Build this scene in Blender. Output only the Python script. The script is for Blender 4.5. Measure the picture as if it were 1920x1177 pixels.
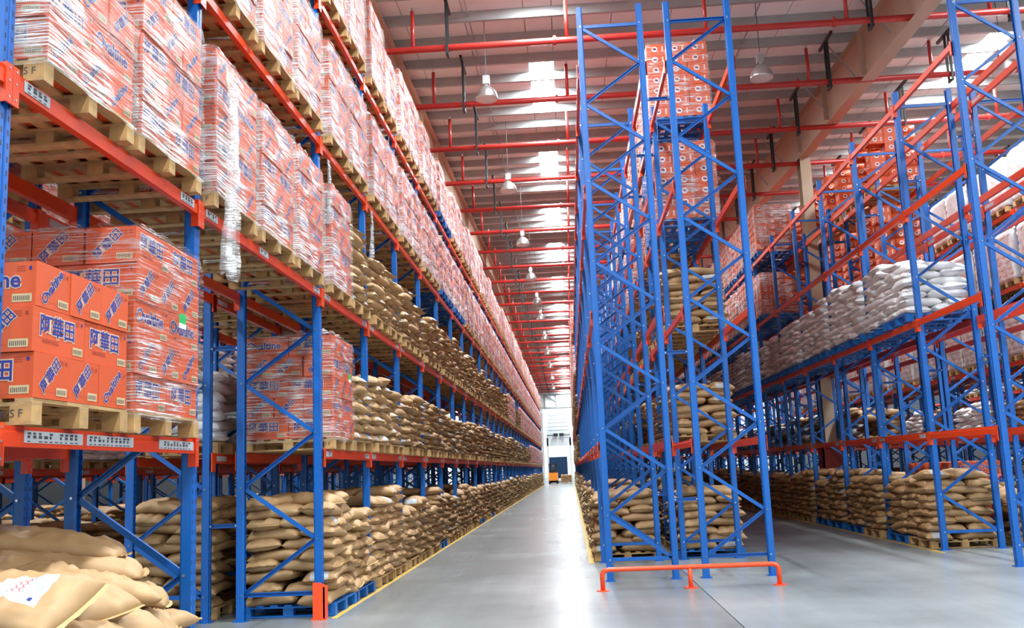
import bpy, math, random
import numpy as np
from mathutils import Matrix, Vector, noise as mnoise

for _o in list(bpy.data.objects):
    bpy.data.objects.remove(_o)
SC = bpy.context.scene
COL = SC.collection
rnd = random.Random(7)
MEASURE = False
PI = math.pi

# ------------------------------------------------------------------ camera
CAMH = 1.5785
FOC = 1806.13
def cam_axes():
    p, r, w = math.radians(9.2167), math.radians(-2.4088), math.radians(3.0892)
    fwd = Vector((-math.sin(w) * math.cos(p), math.cos(w) * math.cos(p), math.sin(p)))
    right = Vector((math.cos(w), math.sin(w), 0))
    up = right.cross(fwd)
    return math.cos(r) * right + math.sin(r) * up, -math.sin(r) * right + math.cos(r) * up, fwd
CR, CU, CF = cam_axes()
camd = bpy.data.cameras.new('camera')
cam = bpy.data.objects.new('camera', camd)
COL.objects.link(cam)
cam.matrix_world = Matrix(((CR.x, CU.x, -CF.x, 0), (CR.y, CU.y, -CF.y, 0), (CR.z, CU.z, -CF.z, CAMH), (0, 0, 0, 1)))
camd.sensor_width = 36
camd.lens = 36 * FOC / 1920
camd.clip_end = 400
SC.camera = cam

def pix(x, y, z):
    v = Vector((x, y, z - CAMH))
    d = v.dot(CF)
    if d < 0.2:
        return -9999, -9999, d
    return 960 + FOC * v.dot(CR) / d, 588.5 - FOC * v.dot(CU) / d, d

# ------------------------------------------------------------------ world, exposure
wd = bpy.data.worlds.new('sky')
SC.world = wd
wd.use_nodes = True
wb = wd.node_tree.nodes['Background']
wb.inputs[0].default_value = (0.80, 0.91, 1.0, 1)
wb.inputs[1].default_value = 2.3
SC.view_settings.view_transform = 'Standard'
SC.view_settings.look = 'None'
SC.view_settings.exposure = -0.65
SC.view_settings.gamma = 1
SC.view_settings.use_curve_mapping = False
SC.cycles.use_denoising = True
SC.cycles.adaptive_threshold = 0.004
SC.cycles.max_bounces = 9
SC.cycles.diffuse_bounces = 5
SC.cycles.glossy_bounces = 4
SC.cycles.transparent_max_bounces = 12
SC.cycles.sample_clamp_indirect = 6
SC.cycles.caustics_reflective = False
SC.cycles.caustics_refractive = False
SKYLIGHT = 270.0

# ------------------------------------------------------------------ materials
def S(r, g, b):
    f = lambda c: (c / 255 / 12.92) if c / 255 <= 0.04045 else ((c / 255 + 0.055) / 1.055) ** 2.4
    return (f(r), f(g), f(b), 1)

MATS = {}
def mat(name, col, rough=0.5, metal=0.0, spec=0.5, noise=0.0, nscale=8.0, bump=0.0, bscale=40.0, emit=None, coat=0.0, rnd_obj=0.0, stretch=None):
    m = bpy.data.materials.new(name)
    m.use_nodes = True
    nt = m.node_tree
    b = nt.nodes['Principled BSDF']
    b.inputs['Base Color'].default_value = col
    b.inputs['Roughness'].default_value = rough
    b.inputs['Metallic'].default_value = metal
    b.inputs['Specular IOR Level'].default_value = spec
    b.inputs['Coat Weight'].default_value = coat
    if noise or bump:
        tc = nt.nodes.new('ShaderNodeTexCoord')
        mp = nt.nodes.new('ShaderNodeMapping')
        nt.links.new(tc.outputs['Object'], mp.inputs[0])
        if stretch:
            mp.inputs['Scale'].default_value = stretch
    if noise:
        n = nt.nodes.new('ShaderNodeTexNoise')
        n.inputs['Scale'].default_value = nscale
        n.inputs['Detail'].default_value = 5
        nt.links.new(mp.outputs[0], n.inputs['Vector'])
        mr = nt.nodes.new('ShaderNodeMapRange')
        mr.inputs['From Min'].default_value = 0.3
        mr.inputs['From Max'].default_value = 0.7
        mr.inputs['To Min'].default_value = 1 - noise
        mr.inputs['To Max'].default_value = 1 + noise
        nt.links.new(n.outputs['Fac'], mr.inputs[0])
        last = mr.outputs[0]
        if rnd_obj:
            oi = nt.nodes.new('ShaderNodeObjectInfo')
            m2 = nt.nodes.new('ShaderNodeMapRange')
            m2.inputs['To Min'].default_value = 1 - rnd_obj
            m2.inputs['To Max'].default_value = 1 + rnd_obj
            nt.links.new(oi.outputs['Random'], m2.inputs[0])
            mu = nt.nodes.new('ShaderNodeMath'); mu.operation = 'MULTIPLY'
            nt.links.new(last, mu.inputs[0]); nt.links.new(m2.outputs[0], mu.inputs[1])
            last = mu.outputs[0]
        vm = nt.nodes.new('ShaderNodeVectorMath')
        vm.operation = 'SCALE'
        vm.inputs[0].default_value = col[:3]
        nt.links.new(last, vm.inputs['Scale'])
        nt.links.new(vm.outputs[0], b.inputs['Base Color'])
    if bump:
        n2 = nt.nodes.new('ShaderNodeTexNoise')
        n2.inputs['Scale'].default_value = bscale
        n2.inputs['Detail'].default_value = 4
        if name in ('kraft', 'white_bag'): n2.noise_type = 'RIDGED_MULTIFRACTAL'; n2.inputs['Detail'].default_value = 3; n2.normalize = True
        nt.links.new(mp.outputs[0], n2.inputs['Vector'])
        bp = nt.nodes.new('ShaderNodeBump')
        bp.inputs['Strength'].default_value = bump
        bp.inputs['Distance'].default_value = 0.02
        nt.links.new(n2.outputs['Fac'], bp.inputs['Height'])
        nt.links.new(bp.outputs[0], b.inputs['Normal'])
    if emit:
        b.inputs['Emission Color'].default_value = col
        b.inputs['Emission Strength'].default_value = emit
    MATS[name] = m
    return m

mat('blue_paint', S(0, 88, 168), 0.38, spec=0.5, noise=0.06, nscale=3)
mat('orange_paint', S(208, 60, 16), 0.35, spec=0.5, noise=0.05, nscale=3)
mat('guard_orange', S(240, 78, 30), 0.4)
mat('steel', S(190, 195, 200), 0.3, 0.8)
mat('label_white', S(172, 174, 178), 0.6)
mat('print_dark', S(60, 55, 60), 0.7)
mat('print_blue', S(28, 44, 128), 0.6)
mat('print_cream', S(206, 170, 146), 0.6)
mat('print_red', S(150, 48, 28), 0.7)
mat('print_tan', S(196, 170, 130), 0.7)
mat('print_white', S(240, 236, 230), 0.6)
mat('print_green', S(20, 168, 84), 0.5)
mat('carton', S(198, 78, 34), 0.55, noise=0.05, nscale=2, rnd_obj=0.05)
mat('carton_bright', S(216, 84, 36), 0.5, noise=0.05, nscale=2)
mat('kraft', S(172, 136, 94), 0.6, noise=0.09, nscale=5, bump=0.55, bscale=5.5, rnd_obj=0.06)
mat('kraft_tape', S(182, 150, 98), 0.6)
mat('white_bag', S(234, 232, 230), 0.55, noise=0.05, nscale=5, bump=0.5, bscale=6)
mat('white_wrap', S(182, 180, 180), 0.4, noise=0.06, nscale=4, bump=0.3, bscale=9)
mat('wood', S(178, 142, 94), 0.75, noise=0.22, nscale=4, bump=0.3, bscale=30, rnd_obj=0.12, stretch=(3, 1, 6))
mat('wood_block', S(176, 138, 88), 0.8, noise=0.2, nscale=10, rnd_obj=0.12)
mat('blue_plastic', S(18, 100, 178), 0.4)
mat('pipe_red', S(176, 42, 36), 0.35, noise=0.05, nscale=2)
mat('purlin', S(164, 168, 168), 0.4, 0.3, noise=0.1, nscale=1.5)
mat('dark_iron', S(26, 30, 32), 0.5)
mat('rafter', S(196, 172, 150), 0.6, noise=0.05, nscale=1)
mat('insulation', S(246, 248, 246), 0.6, noise=0.06, nscale=1.2, bump=0.4, bscale=3)
mat('column', S(178, 158, 134), 0.6)
mat('aluminium', S(200, 200, 200), 0.28, 0.9)
mat('lamp_glass', S(230, 226, 220), 0.2, spec=0.6)
mat('yard', S(205, 200, 192), 0.85)  # pale outdoor ground, chosen to bounce daylight indoors
mat('wall_grey', S(62, 63, 66), 0.8)
mat('wall_paint', S(205, 208, 208), 0.7, noise=0.04, nscale=0.6)
mat('door_panel', S(196, 204, 206), 0.6)
mat('yellow_line', S(192, 156, 66), 0.6, noise=0.12, nscale=6)
mat('red_cladding', S(150, 36, 24), 0.5)
mat('truck_blue', S(40, 78, 118), 0.5)
mat('fork_orange', S(236, 140, 40), 0.4)
mat('rubber', S(30, 30, 30), 0.8)
mat('skin', S(190, 140, 110), 0.6)
mat('cloth_dark', S(70, 76, 84), 0.9)
mat('helmet', S(230, 228, 220), 0.4)
mat('skylight', S(240, 250, 255), 0.5, emit=SKYLIGHT)

def blue_slots():
    m = MATS['blue_paint'].copy(); m.name = 'blue_perforated'; MATS['blue_slot'] = m
    nt = m.node_tree; N = nt.nodes; L = nt.links
    b = N['Principled BSDF']
    src = b.inputs['Base Color'].links[0].from_socket
    tc = N.new('ShaderNodeTexCoord'); sp = N.new('ShaderNodeSeparateXYZ')
    L.new(tc.outputs['Object'], sp.inputs[0])
    def ma(op, a, bb=None):
        n = N.new('ShaderNodeMath'); n.operation = op
        if isinstance(a, (int, float)): n.inputs[0].default_value = a
        else: L.new(a, n.inputs[0])
        if bb is not None:
            if isinstance(bb, (int, float)): n.inputs[1].default_value = bb
            else: L.new(bb, n.inputs[1])
        return n.outputs[0]
    zf = ma('LESS_THAN', ma('FRACT', ma('DIVIDE', sp.outputs[2], 0.075)), 0.42)
    yy = ma('LESS_THAN', ma('ABSOLUTE', ma('SUBTRACT', ma('ABSOLUTE', sp.outputs[1]), 0.030)), 0.0065)
    xx = ma('GREATER_THAN', ma('ABSOLUTE', sp.outputs[0]), 0.0405)
    k = ma('MULTIPLY', ma('MULTIPLY', zf, yy), xx)
    mx = N.new('ShaderNodeMix'); mx.data_type = 'RGBA'
    L.new(k, mx.inputs['Factor']); L.new(src, mx.inputs['A']); mx.inputs['B'].default_value = (0.002, 0.006, 0.02, 1)
    L.new(mx.outputs['Result'], b.inputs['Base Color'])
blue_slots()

def film_mat(name, dens_lo, dens_hi, white_mix, thr=0.47):
    """stretch film: clear plastic with whitish creases and painted-in glare streaks, slightly diagonal along the faces"""
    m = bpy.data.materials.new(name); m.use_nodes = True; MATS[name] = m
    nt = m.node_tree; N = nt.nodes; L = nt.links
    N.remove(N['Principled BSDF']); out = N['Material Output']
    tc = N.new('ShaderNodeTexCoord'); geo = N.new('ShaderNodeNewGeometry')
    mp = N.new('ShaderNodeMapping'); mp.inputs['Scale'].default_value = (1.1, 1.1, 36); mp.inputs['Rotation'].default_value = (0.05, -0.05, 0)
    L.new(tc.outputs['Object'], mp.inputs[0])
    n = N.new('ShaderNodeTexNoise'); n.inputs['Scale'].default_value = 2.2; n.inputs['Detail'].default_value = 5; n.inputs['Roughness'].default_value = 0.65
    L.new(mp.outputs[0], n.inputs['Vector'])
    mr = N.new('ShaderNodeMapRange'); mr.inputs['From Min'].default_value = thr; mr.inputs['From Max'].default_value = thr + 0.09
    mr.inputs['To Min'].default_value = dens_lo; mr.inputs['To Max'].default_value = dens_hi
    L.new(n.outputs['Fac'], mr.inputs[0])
    # large patches that raise the painted glare like sun patches
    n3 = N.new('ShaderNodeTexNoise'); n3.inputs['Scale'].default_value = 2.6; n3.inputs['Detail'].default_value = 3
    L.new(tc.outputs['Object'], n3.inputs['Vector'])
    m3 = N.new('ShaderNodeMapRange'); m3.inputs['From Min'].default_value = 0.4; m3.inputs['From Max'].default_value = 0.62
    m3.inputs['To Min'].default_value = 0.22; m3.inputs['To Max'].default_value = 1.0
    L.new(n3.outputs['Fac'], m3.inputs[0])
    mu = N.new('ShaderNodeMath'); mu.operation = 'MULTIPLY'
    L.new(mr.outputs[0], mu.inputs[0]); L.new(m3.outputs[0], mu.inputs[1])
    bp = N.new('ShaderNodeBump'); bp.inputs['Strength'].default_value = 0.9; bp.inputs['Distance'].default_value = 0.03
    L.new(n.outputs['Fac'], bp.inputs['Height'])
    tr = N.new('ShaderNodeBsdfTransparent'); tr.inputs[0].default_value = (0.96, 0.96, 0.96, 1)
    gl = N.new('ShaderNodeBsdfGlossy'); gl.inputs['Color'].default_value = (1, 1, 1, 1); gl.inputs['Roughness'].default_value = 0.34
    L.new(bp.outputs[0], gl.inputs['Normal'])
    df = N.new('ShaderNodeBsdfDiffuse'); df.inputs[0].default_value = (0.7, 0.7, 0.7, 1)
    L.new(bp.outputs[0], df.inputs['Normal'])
    mg = N.new('ShaderNodeMixShader'); mg.inputs[0].default_value = white_mix  # white diffuse share of the streaks, standing in for reflected sky
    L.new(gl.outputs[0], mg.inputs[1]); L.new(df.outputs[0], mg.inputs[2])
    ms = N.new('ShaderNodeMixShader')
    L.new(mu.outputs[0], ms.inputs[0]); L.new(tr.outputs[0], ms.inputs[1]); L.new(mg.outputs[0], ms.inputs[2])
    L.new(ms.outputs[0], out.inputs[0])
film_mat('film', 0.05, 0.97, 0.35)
film_mat('film_low_glare', 0.05, 0.95, 0.40, 0.505)  # same film with fewer painted glare streaks
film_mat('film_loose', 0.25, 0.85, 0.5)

def floor_mat(name, c):
    m = mat(name, c, 0.3, spec=0.5)
    nt = m.node_tree; N = nt.nodes; L = nt.links; b = N['Principled BSDF']
    tc = N.new('ShaderNodeTexCoord')
    geo = N.new('ShaderNodeNewGeometry')
    n = N.new('ShaderNodeTexNoise'); n.inputs['Scale'].default_value = 0.5; n.inputs['Detail'].default_value = 6; n.inputs['Roughness'].default_value = 0.5
    L.new(geo.outputs['Position'], n.inputs['Vector'])
    r = N.new('ShaderNodeMapRange'); r.inputs['From Min'].default_value = 0.3; r.inputs['From Max'].default_value = 0.7
    r.inputs['To Min'].default_value = 0.74; r.inputs['To Max'].default_value = 1.22
    L.new(n.outputs['Fac'], r.inputs[0])
    # tyre-track like streaks along the aisle
    mp = N.new('ShaderNodeMapping'); mp.inputs['Scale'].default_value = (3.2, 0.16, 1)
    L.new(geo.outputs['Position'], mp.inputs[0])
    n2 = N.new('ShaderNodeTexNoise'); n2.inputs['Scale'].default_value = 1.0; n2.inputs['Detail'].default_value = 4
    L.new(mp.outputs[0], n2.inputs['Vector'])
    r2 = N.new('ShaderNodeMapRange'); r2.inputs['To Min'].default_value = 0.8; r2.inputs['To Max'].default_value = 1.2
    L.new(n2.outputs['Fac'], r2.inputs[0])
    mu = N.new('ShaderNodeMath'); mu.operation = 'MULTIPLY'
    L.new(r.outputs[0], mu.inputs[0]); L.new(r2.outputs[0], mu.inputs[1])
    vm = N.new('ShaderNodeVectorMath'); vm.operation = 'SCALE'; vm.inputs[0].default_value = c[:3]
    L.new(mu.outputs[0], vm.inputs['Scale']); L.new(vm.outputs[0], b.inputs['Base Color'])
    b.inputs['Roughness'].default_value = 0.27
floor_mat('concrete_a', S(124, 127, 126))
floor_mat('concrete_b', S(140, 145, 146))

# ------------------------------------------------------------------ mesh helpers
class MB:
    def __init__(s): s.v = []; s.f = []; s.m = []
    def add(s, vs, fs, mi=0):
        k = len(s.v); s.v.extend(tuple(p) for p in vs)
        s.f.extend(tuple(k + i for i in f) for f in fs); s.m.extend([mi] * len(fs)); return s
    def box(s, x0, x1, y0, y1, z0, z1, mi=0):
        return s.add([(x0, y0, z0), (x1, y0, z0), (x1, y1, z0), (x0, y1, z0), (x0, y0, z1), (x1, y0, z1), (x1, y1, z1), (x0, y1, z1)],
                     [(0, 3, 2, 1), (4, 5, 6, 7), (0, 1, 5, 4), (1, 2, 6, 5), (2, 3, 7, 6), (3, 0, 4, 7)], mi)
    def prism(s, prof, p0, p1, side, mi=0):
        """profile (a,b) extruded p0->p1; a along SIDE, b along dir x side"""
        p0, p1 = Vector(p0), Vector(p1); d = (p1 - p0).normalized(); a = Vector(side); a = (a - d * a.dot(d)).normalized(); b = d.cross(a)
        n = len(prof)
        vs = [p + a * u + b * w for p in (p0, p1) for u, w in prof]
        fs = [(i, (i + 1) % n, n + (i + 1) % n, n + i) for i in range(n)] + [tuple(range(n))[::-1], tuple(range(n, 2 * n))]
        return s.add(vs, fs, mi)
    def tube(s, p0, p1, r, n=10, mi=0, r1=None, cap=True):
        p0, p1 = Vector(p0), Vector(p1); d = (p1 - p0).normalized()
        a = d.orthogonal().normalized(); b = d.cross(a); r1 = r if r1 is None else r1
        vs = [p0 + (a * math.cos(2 * PI * i / n) + b * math.sin(2 * PI * i / n)) * r for i in range(n)] + \
             [p1 + (a * math.cos(2 * PI * i / n) + b * math.sin(2 * PI * i / n)) * r1 for i in range(n)]
        fs = [(i, (i + 1) % n, n + (i + 1) % n, n + i) for i in range(n)]
        if cap: fs += [tuple(range(n))[::-1], tuple(range(n, 2 * n))]
        return s.add(vs, fs, mi)
    def path(s, pts, r, n=10, mi=0):
        """round bar along a polyline"""
        pts = [Vector(p) for p in pts]; rings = []; ref = None
        for i, p in enumerate(pts):
            d = (pts[min(i + 1, len(pts) - 1)] - pts[max(i - 1, 0)]).normalized()
            a = d.orthogonal().normalized() if ref is None else (ref - d * ref.dot(d)).normalized()
            ref = a; b = d.cross(a)
            rings.append([p + (a * math.cos(2 * PI * j / n) + b * math.sin(2 * PI * j / n)) * r for j in range(n)])
        vs = [q for R in rings for q in R]
        fs = [(i * n + j, i * n + (j + 1) % n, (i + 1) * n + (j + 1) % n, (i + 1) * n + j) for i in range(len(pts) - 1) for j in range(n)]
        fs += [tuple(range(n))[::-1], tuple(range((len(pts) - 1) * n, len(pts) * n))]
        return s.add(vs, fs, mi)
    def lathe(s, prof, c=(0, 0, 0), n=20, mi=0):
        vs = [(c[0] + r * math.cos(2 * PI * j / n), c[1] + r * math.sin(2 * PI * j / n), c[2] + z) for r, z in prof for j in range(n)]
        fs = [(i * n + j, i * n + (j + 1) % n, (i + 1) * n + (j + 1) % n, (i + 1) * n + j) for i in range(len(prof) - 1) for j in range(n)]
        return s.add(vs, fs, mi)
    def mesh(s, name, mats, smooth=False):
        me = bpy.data.meshes.new(name); me.from_pydata(s.v, [], s.f); 
        for m in mats: me.materials.append(MATS[m])
        if any(s.m): me.polygons.foreach_set('material_index', s.m)
        if smooth: me.polygons.foreach_set('use_smooth', [True] * len(s.f))
        me.update(); return me
    def arrays(s):
        return np.array(s.v, float).reshape(-1, 3), s.f, s.m

def tag(o, label=None, cat=None, group=None, kind=None, mid=None):
    if o is None: return None
    if MEASURE and mid: o['mid'] = mid
    if label: o['label'] = label
    if cat: o['category'] = cat
    if group: o['group'] = group
    if kind: o['kind'] = kind
    return o
def ob(name, data, parent=None, loc=None, rotz=None, M=None):
    o = bpy.data.objects.new(name, data)
    if parent is not None: o.parent = parent
    if M is not None: o.matrix_basis = M
    else:
        if loc is not None: o.location = loc
        if rotz is not None: o.rotation_euler = (0, 0, rotz)
    COL.objects.link(o); return o
def empty(name, loc, rotz=0, **k):
    o = ob(name, None, None, loc, rotz); o.empty_display_size = 0.2; return tag(o, **k)

class Big:
    """many transformed copies of small meshes joined into one real mesh"""
    def __init__(s, mats): s.mats = mats; s.V = []; s.F = []; s.M = []; s.n = 0; s.cache = {}
    def proto(s, key, mb):
        v = np.array(mb.v, float); quads = []
        for f, m in zip(mb.f, mb.m):
            if len(f) == 4: quads.append((f, m))
            elif len(f) == 3: quads.append(((f[0], f[1], f[2], -1), m))
            else:
                for i in range(1, len(f) - 1): quads.append(((f[0], f[i], f[i + 1], -1), m))
        s.cache[key] = (v, np.array([q[0] for q in quads]), np.array([q[1] for q in quads]))
    def add(s, key, M):
        v, f, m = s.cache[key]
        A = np.array(M)
        s.V.append(v @ A[:3, :3].T + A[:3, 3]); g = np.where(f < 0, -1, f + s.n); s.F.append(g); s.M.append(m); s.n += len(v)
    def build(s, name, smooth=False):
        if not s.V: return None
        V = np.concatenate(s.V); F = np.concatenate(s.F); M = np.concatenate(s.M)
        me = bpy.data.meshes.new(name)
        tri = F[:, 3] < 0; cnt = np.where(tri, 3, 4)
        starts = np.concatenate([[0], np.cumsum(cnt)[:-1]])
        loops = F.reshape(-1); loops = loops[loops >= 0]
        me.vertices.add(len(V)); me.vertices.foreach_set('co', V.astype(np.float32).ravel())
        me.loops.add(len(loops)); me.loops.foreach_set('vertex_index', loops.astype(np.int32))
        me.polygons.add(len(F)); me.polygons.foreach_set('loop_start', starts.astype(np.int32)); me.polygons.foreach_set('loop_total', cnt.astype(np.int32))
        for m in s.mats: me.materials.append(MATS[m])
        me.polygons.foreach_set('material_index', M.astype(np.int32))
        if smooth: me.polygons.foreach_set('use_smooth', np.ones(len(F), bool))
        me.update(calc_edges=True); me.validate()
        print('BIG', name, len(V), int(cnt.sum() - 2 * len(F)))
        return ob(name, me)

ORD = ['zeroth', 'first', 'second', 'third', 'fourth', 'fifth', 'sixth', 'seventh', 'eighth', 'ninth', 'tenth', 'eleventh', 'twelfth', 'thirteenth',
       'fourteenth', 'fifteenth', 'sixteenth', 'seventeenth', 'eighteenth', 'nineteenth', 'twentieth', 'twenty-first', 'twenty-second', 'twenty-third',
       'twenty-fourth', 'twenty-fifth', 'twenty-sixth', 'twenty-seventh', 'twenty-eighth', 'twenty-ninth', 'thirtieth', 'thirty-first', 'thirty-second',
       'thirty-third', 'thirty-fourth', 'thirty-fifth', 'thirty-sixth', 'thirty-seventh', 'thirty-eighth']

# ------------------------------------------------------------------ layout
Y0, BAY, TUN = 13.91, 2.6634, 3.864
LEV = [0.0, 1.863, 3.765, 5.67, 7.565]     # beam centre heights (0 = floor)
LNAME = ['floor', 'first level', 'second level', 'third level', 'top level']
NB = 32
def st(k):
    return Y0 + k * BAY if k >= -1 else Y0 - BAY - TUN + (k + 2) * BAY
# name: front X, direction to the rear, first station, title
ROWS = {
    'LD': (-10.98, 1, -4, 'second-last hall rack'),
    'LE': (-14.4, -1, -4, 'last hall rack'),
    'LA': (-2.906, -1, -4, 'fully loaded rack'),
    'LB': (-5.231, 1, -4, 'inner loaded rack'),
    'LC': (-8.65, -1, -4, 'next-aisle rack'),
    'CA': (0.423, 1, 0, 'bare-shelved central rack'),
    'CB': (2.749, -1, 0, 'stocked central rack'),
    'EA': (5.99, 1, 0, 'white-sack rack'),
    'GA': (8.316, -1, 0, 'bare-carton rack'),
    'HA': (11.6, 1, 0, 'white-wrapped-load rack'),
    'IA': (13.93, -1, 0, 'outermost rack'),
    'JA': (17.3, 1, 0, 'side-wall rack'),
}
DEP = 1.0
def roofz(y):
    return 11.25 + 0.038 * (y - 19) if y < 50 else 11.25 + 0.038 * 31 - 0.038 * (y - 50)

# ------------------------------------------------------------------ shell
YS, YE = -7.0, 110.0
XL, XR = -22.0, 24.0
fl = ob('floor', MB().box(XL - 2, XR + 2, YS - 2, YE + 22, -0.4, -0.05).mesh('floor', ['concrete_a'])); tag(fl, kind='structure')
yd = ob('bounce_ground', MB().box(XL - 40, XR + 40, YS - 70, YS - 2.0, -0.5, -0.03).mesh('bounce_ground', ['yard'])); tag(yd, kind='structure', label='pale ground slab added outside the open side to bounce daylight indoors')  # unseen slab added to throw daylight up to the ceiling
yd = ob('bounce_ground', MB().box(XL - 40, XR + 40, YE + 22.0, YE + 80, -0.5, -0.03).mesh('bounce_ground', ['yard'])); tag(yd, kind='structure', label='pale concrete yard beyond the far doorway')
xs = [XL - 2, -13.6, -8.3, -3.6, 1.58, 6.76, 11.9, 17.0, XR + 2]
ys = [YS - 2, -4.0, 6.6] + [6.6 + 10.6 * i for i in range(1, 12)] + [YE + 22]
for i in range(len(xs) - 1):
    for j in range(len(ys) - 1):
        g = 0.006
        ob('concrete_slab', MB().box(xs[i] + g, xs[i + 1] - g, ys[j] + g, ys[j + 1] - g, -0.05, 0).mesh('concrete_slab', ['concrete_a' if i < 4 else 'concrete_b']), fl)

def floor_line(x0, x1, y0, y1, label):
    o = ob('floor_marking', MB().box(x0, x1, y0, y1, 0.0, 0.003).mesh('floor_marking', ['yellow_line'])); tag(o, kind='structure', label=label)
floor_line(-2.82, -2.75, 11.25, 99.3, 'yellow painted line along the foot of the fully loaded rack')
floor_line(0.22, 0.31, Y0 + 2.6, 99.3, 'yellow painted line along the central rack')
floor_line(5.80, 5.88, Y0 + 2.2, 99.3, 'yellow painted line along the foot of the white-sack rack')

ceil_ = bpy.data.objects.new('ceiling', MB().add([(XL, YS, roofz(YS) + .22), (XR, YS, roofz(YS) + .22), (XR, 50, roofz(50) + .22), (XL, 50, roofz(50) + .22), (XR, YE, roofz(YE) + .22), (XL, YE, roofz(YE) + .22)],
    [(0, 1, 2, 3), (3, 2, 4, 5)]).mesh('ceiling', ['purlin'])); COL.objects.link(ceil_); tag(ceil_, kind='structure')
SKX = [-11.2, -0.23, 10.78, 21.7]
SKW = 0.30
def strip(x0, x1, y0, y1, z=0.0):
    mb = MB(); g = 0.008
    cuts = [y0] + ([50] if y0 < 50 < y1 else []) + [y1]
    for a, b in zip(cuts[:-1], cuts[1:]):
        za, zb = roofz(a) + z, roofz(b) + z
        mb.add([(x0 + g, a, za), (x1 - g, a, za), (x1 - g, b, zb), (x0 + g, b, zb), (x0 + g, a, za + .06), (x1 - g, a, za + .06), (x1 - g, b, zb + .06), (x0 + g, b, zb + .06)],
               [(0, 3, 2, 1), (4, 5, 6, 7), (0, 1, 5, 4), (1, 2, 6, 5), (2, 3, 7, 6), (3, 0, 4, 7)])
    return mb
def skypanel(x0, x1, a, b):
    mb = strip(x0, x1, a, b, 0.02); mb.m = [0 if i % 6 == 0 else 1 for i in range(len(mb.f))]; return mb
edges = [XL]
bounds = sorted(sum([[s - SKW, s + SKW] for s in SKX], []))
x = XL
pan = []
for a, b in zip([XL] + bounds[1::2], bounds[0::2] + [XR]):
    n = max(1, round((b - a) / 1.25))
    for i in range(n): pan.append((a + (b - a) * i / n, a + (b - a) * (i + 1) / n))
for a, b in pan:
    ob('ceiling_panel', strip(a, b, YS, YE).mesh('ceiling_panel', ['insulation']), ceil_)
for s in SKX:
    y = 22.25 - 7.6 * 4
    while y < YE:
        a, b = max(y, YS), min(y + 3.8, YE)
        if b > a + .2: ob('skylight_panel', skypanel(s - SKW, s + SKW, a, b).mesh('skylight_panel', ['skylight', 'insulation']), ceil_)
        a, b = max(y + 3.8, YS), min(y + 7.6, YE)
        if b > a + .2: ob('ceiling_panel', strip(s - SKW, s + SKW, a, b).mesh('ceiling_panel', ['insulation']), ceil_)
        y += 7.6
# purlins: Z sections across the building
pm = MB().prism([(0, 0), (-.012, 0), (-.012, -.22), (.07, -.22), (.07, -.20), (0, -.20)], (XL, 0, 0), (XR, 0, 0), (0, 1, 0)).mesh('purlin', ['purlin'])
# orientation: side = +y, dir = +x -> b = x cross y = +z
y = 19.15 - 1.24 * 26
PUR = []
while y < YE - .3:
    PUR.append(y); ob('purlin', pm, ceil_, (0, y, roofz(y) - 0.0)); y += 1.24
# sag rods between purlins
for sx in (-1.7, 4.5, 9.0, -7, 14.5):
    for a, b in zip(PUR[:-1:1], PUR[1::1]):
        if 10 < a < 75:
            ob('sag_rod', MB().tube((sx, a, roofz(a) - .12), (sx + .0, b, roofz(b) - .12), .016, 6).mesh('sag_rod', ['purlin']), ceil_)
# rafters: tapered welded I beams
for rx in (-14.2, -3.6, 7.15, 17.9):
    mb = MB()
    for a, b, da, db in ((YS, 27.3, .9, 1.22), (27.3, 50, 1.22, .8), (50, 80, .8, 1.22), (80, YE, 1.22, .9)):
        za, zb = roofz(a) - .22, roofz(b) - .22
        for (x0, x1, t0, t1, u0, u1) in ((-.15, .15, 0, -.02, 0, -.02), (-.006, .006, -.02, -da + .02, -.02, -db + .02), (-.15, .15, -da + .02, -da, -db + .02, -db)):
            mb.add([(x0, a, za + t1), (x1, a, za + t1), (x1, b, zb + u1), (x0, b, zb + u1), (x0, a, za + t0), (x1, a, za + t0), (x1, b, zb + u0), (x0, b, zb + u0)],
                   [(0, 3, 2, 1), (4, 5, 6, 7), (0, 1, 5, 4), (1, 2, 6, 5), (2, 3, 7, 6), (3, 0, 4, 7)])
    r = ob('rafter', mb.mesh('rafter', ['rafter']), ceil_, (rx, 0, 0))
    for yy in (21.2, 24.4, 27.3, 36, 44, 56, 70):          # bolted web joints
        zz = roofz(yy) - .22
        ob('web_stiffener', MB().box(-.13, .13, yy - .01, yy + .01, zz - 1.0, zz - .02).mesh('web_stiffener', ['rafter']), r)
    for i, pv in enumerate(PUR):
        if i % 2 == 0 and 12 < pv < 45 and abs(rx - 7.15) < 1:
            for sgn in (-1, 1):
                ob('flange_brace', MB().tube((sgn * .75, pv, roofz(pv) - .2), (sgn * .12, pv, roofz(pv) - 1.1), .022, 4).mesh('flange_brace', ['purlin']), r)
    if rx in (7.15, -14.2, 17.9):
        for cy in (27.3, 80):
            h = roofz(cy) - 1.4
            cm = MB().box(-.15, .15, -.2, -.185, 0, h).box(-.15, .15, .185, .2, 0, h).box(-.006, .006, -.185, .185, 0, h)
            tag(ob('column', cm.mesh('column', ['column']), None, (rx, cy, 0)), kind='structure', label='tan steel H column carrying the roof rafter')

tag(ob('column_guard', MB().box(6.86, 7.44, 26.98, 27.04, 0, 1.95).box(6.86, 6.90, 26.98, 27.5, 0, 1.95).mesh('column_guard', ['red_cladding'])), label='dark red guard panel around the foot of the tan column', cat='column guard')
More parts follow.
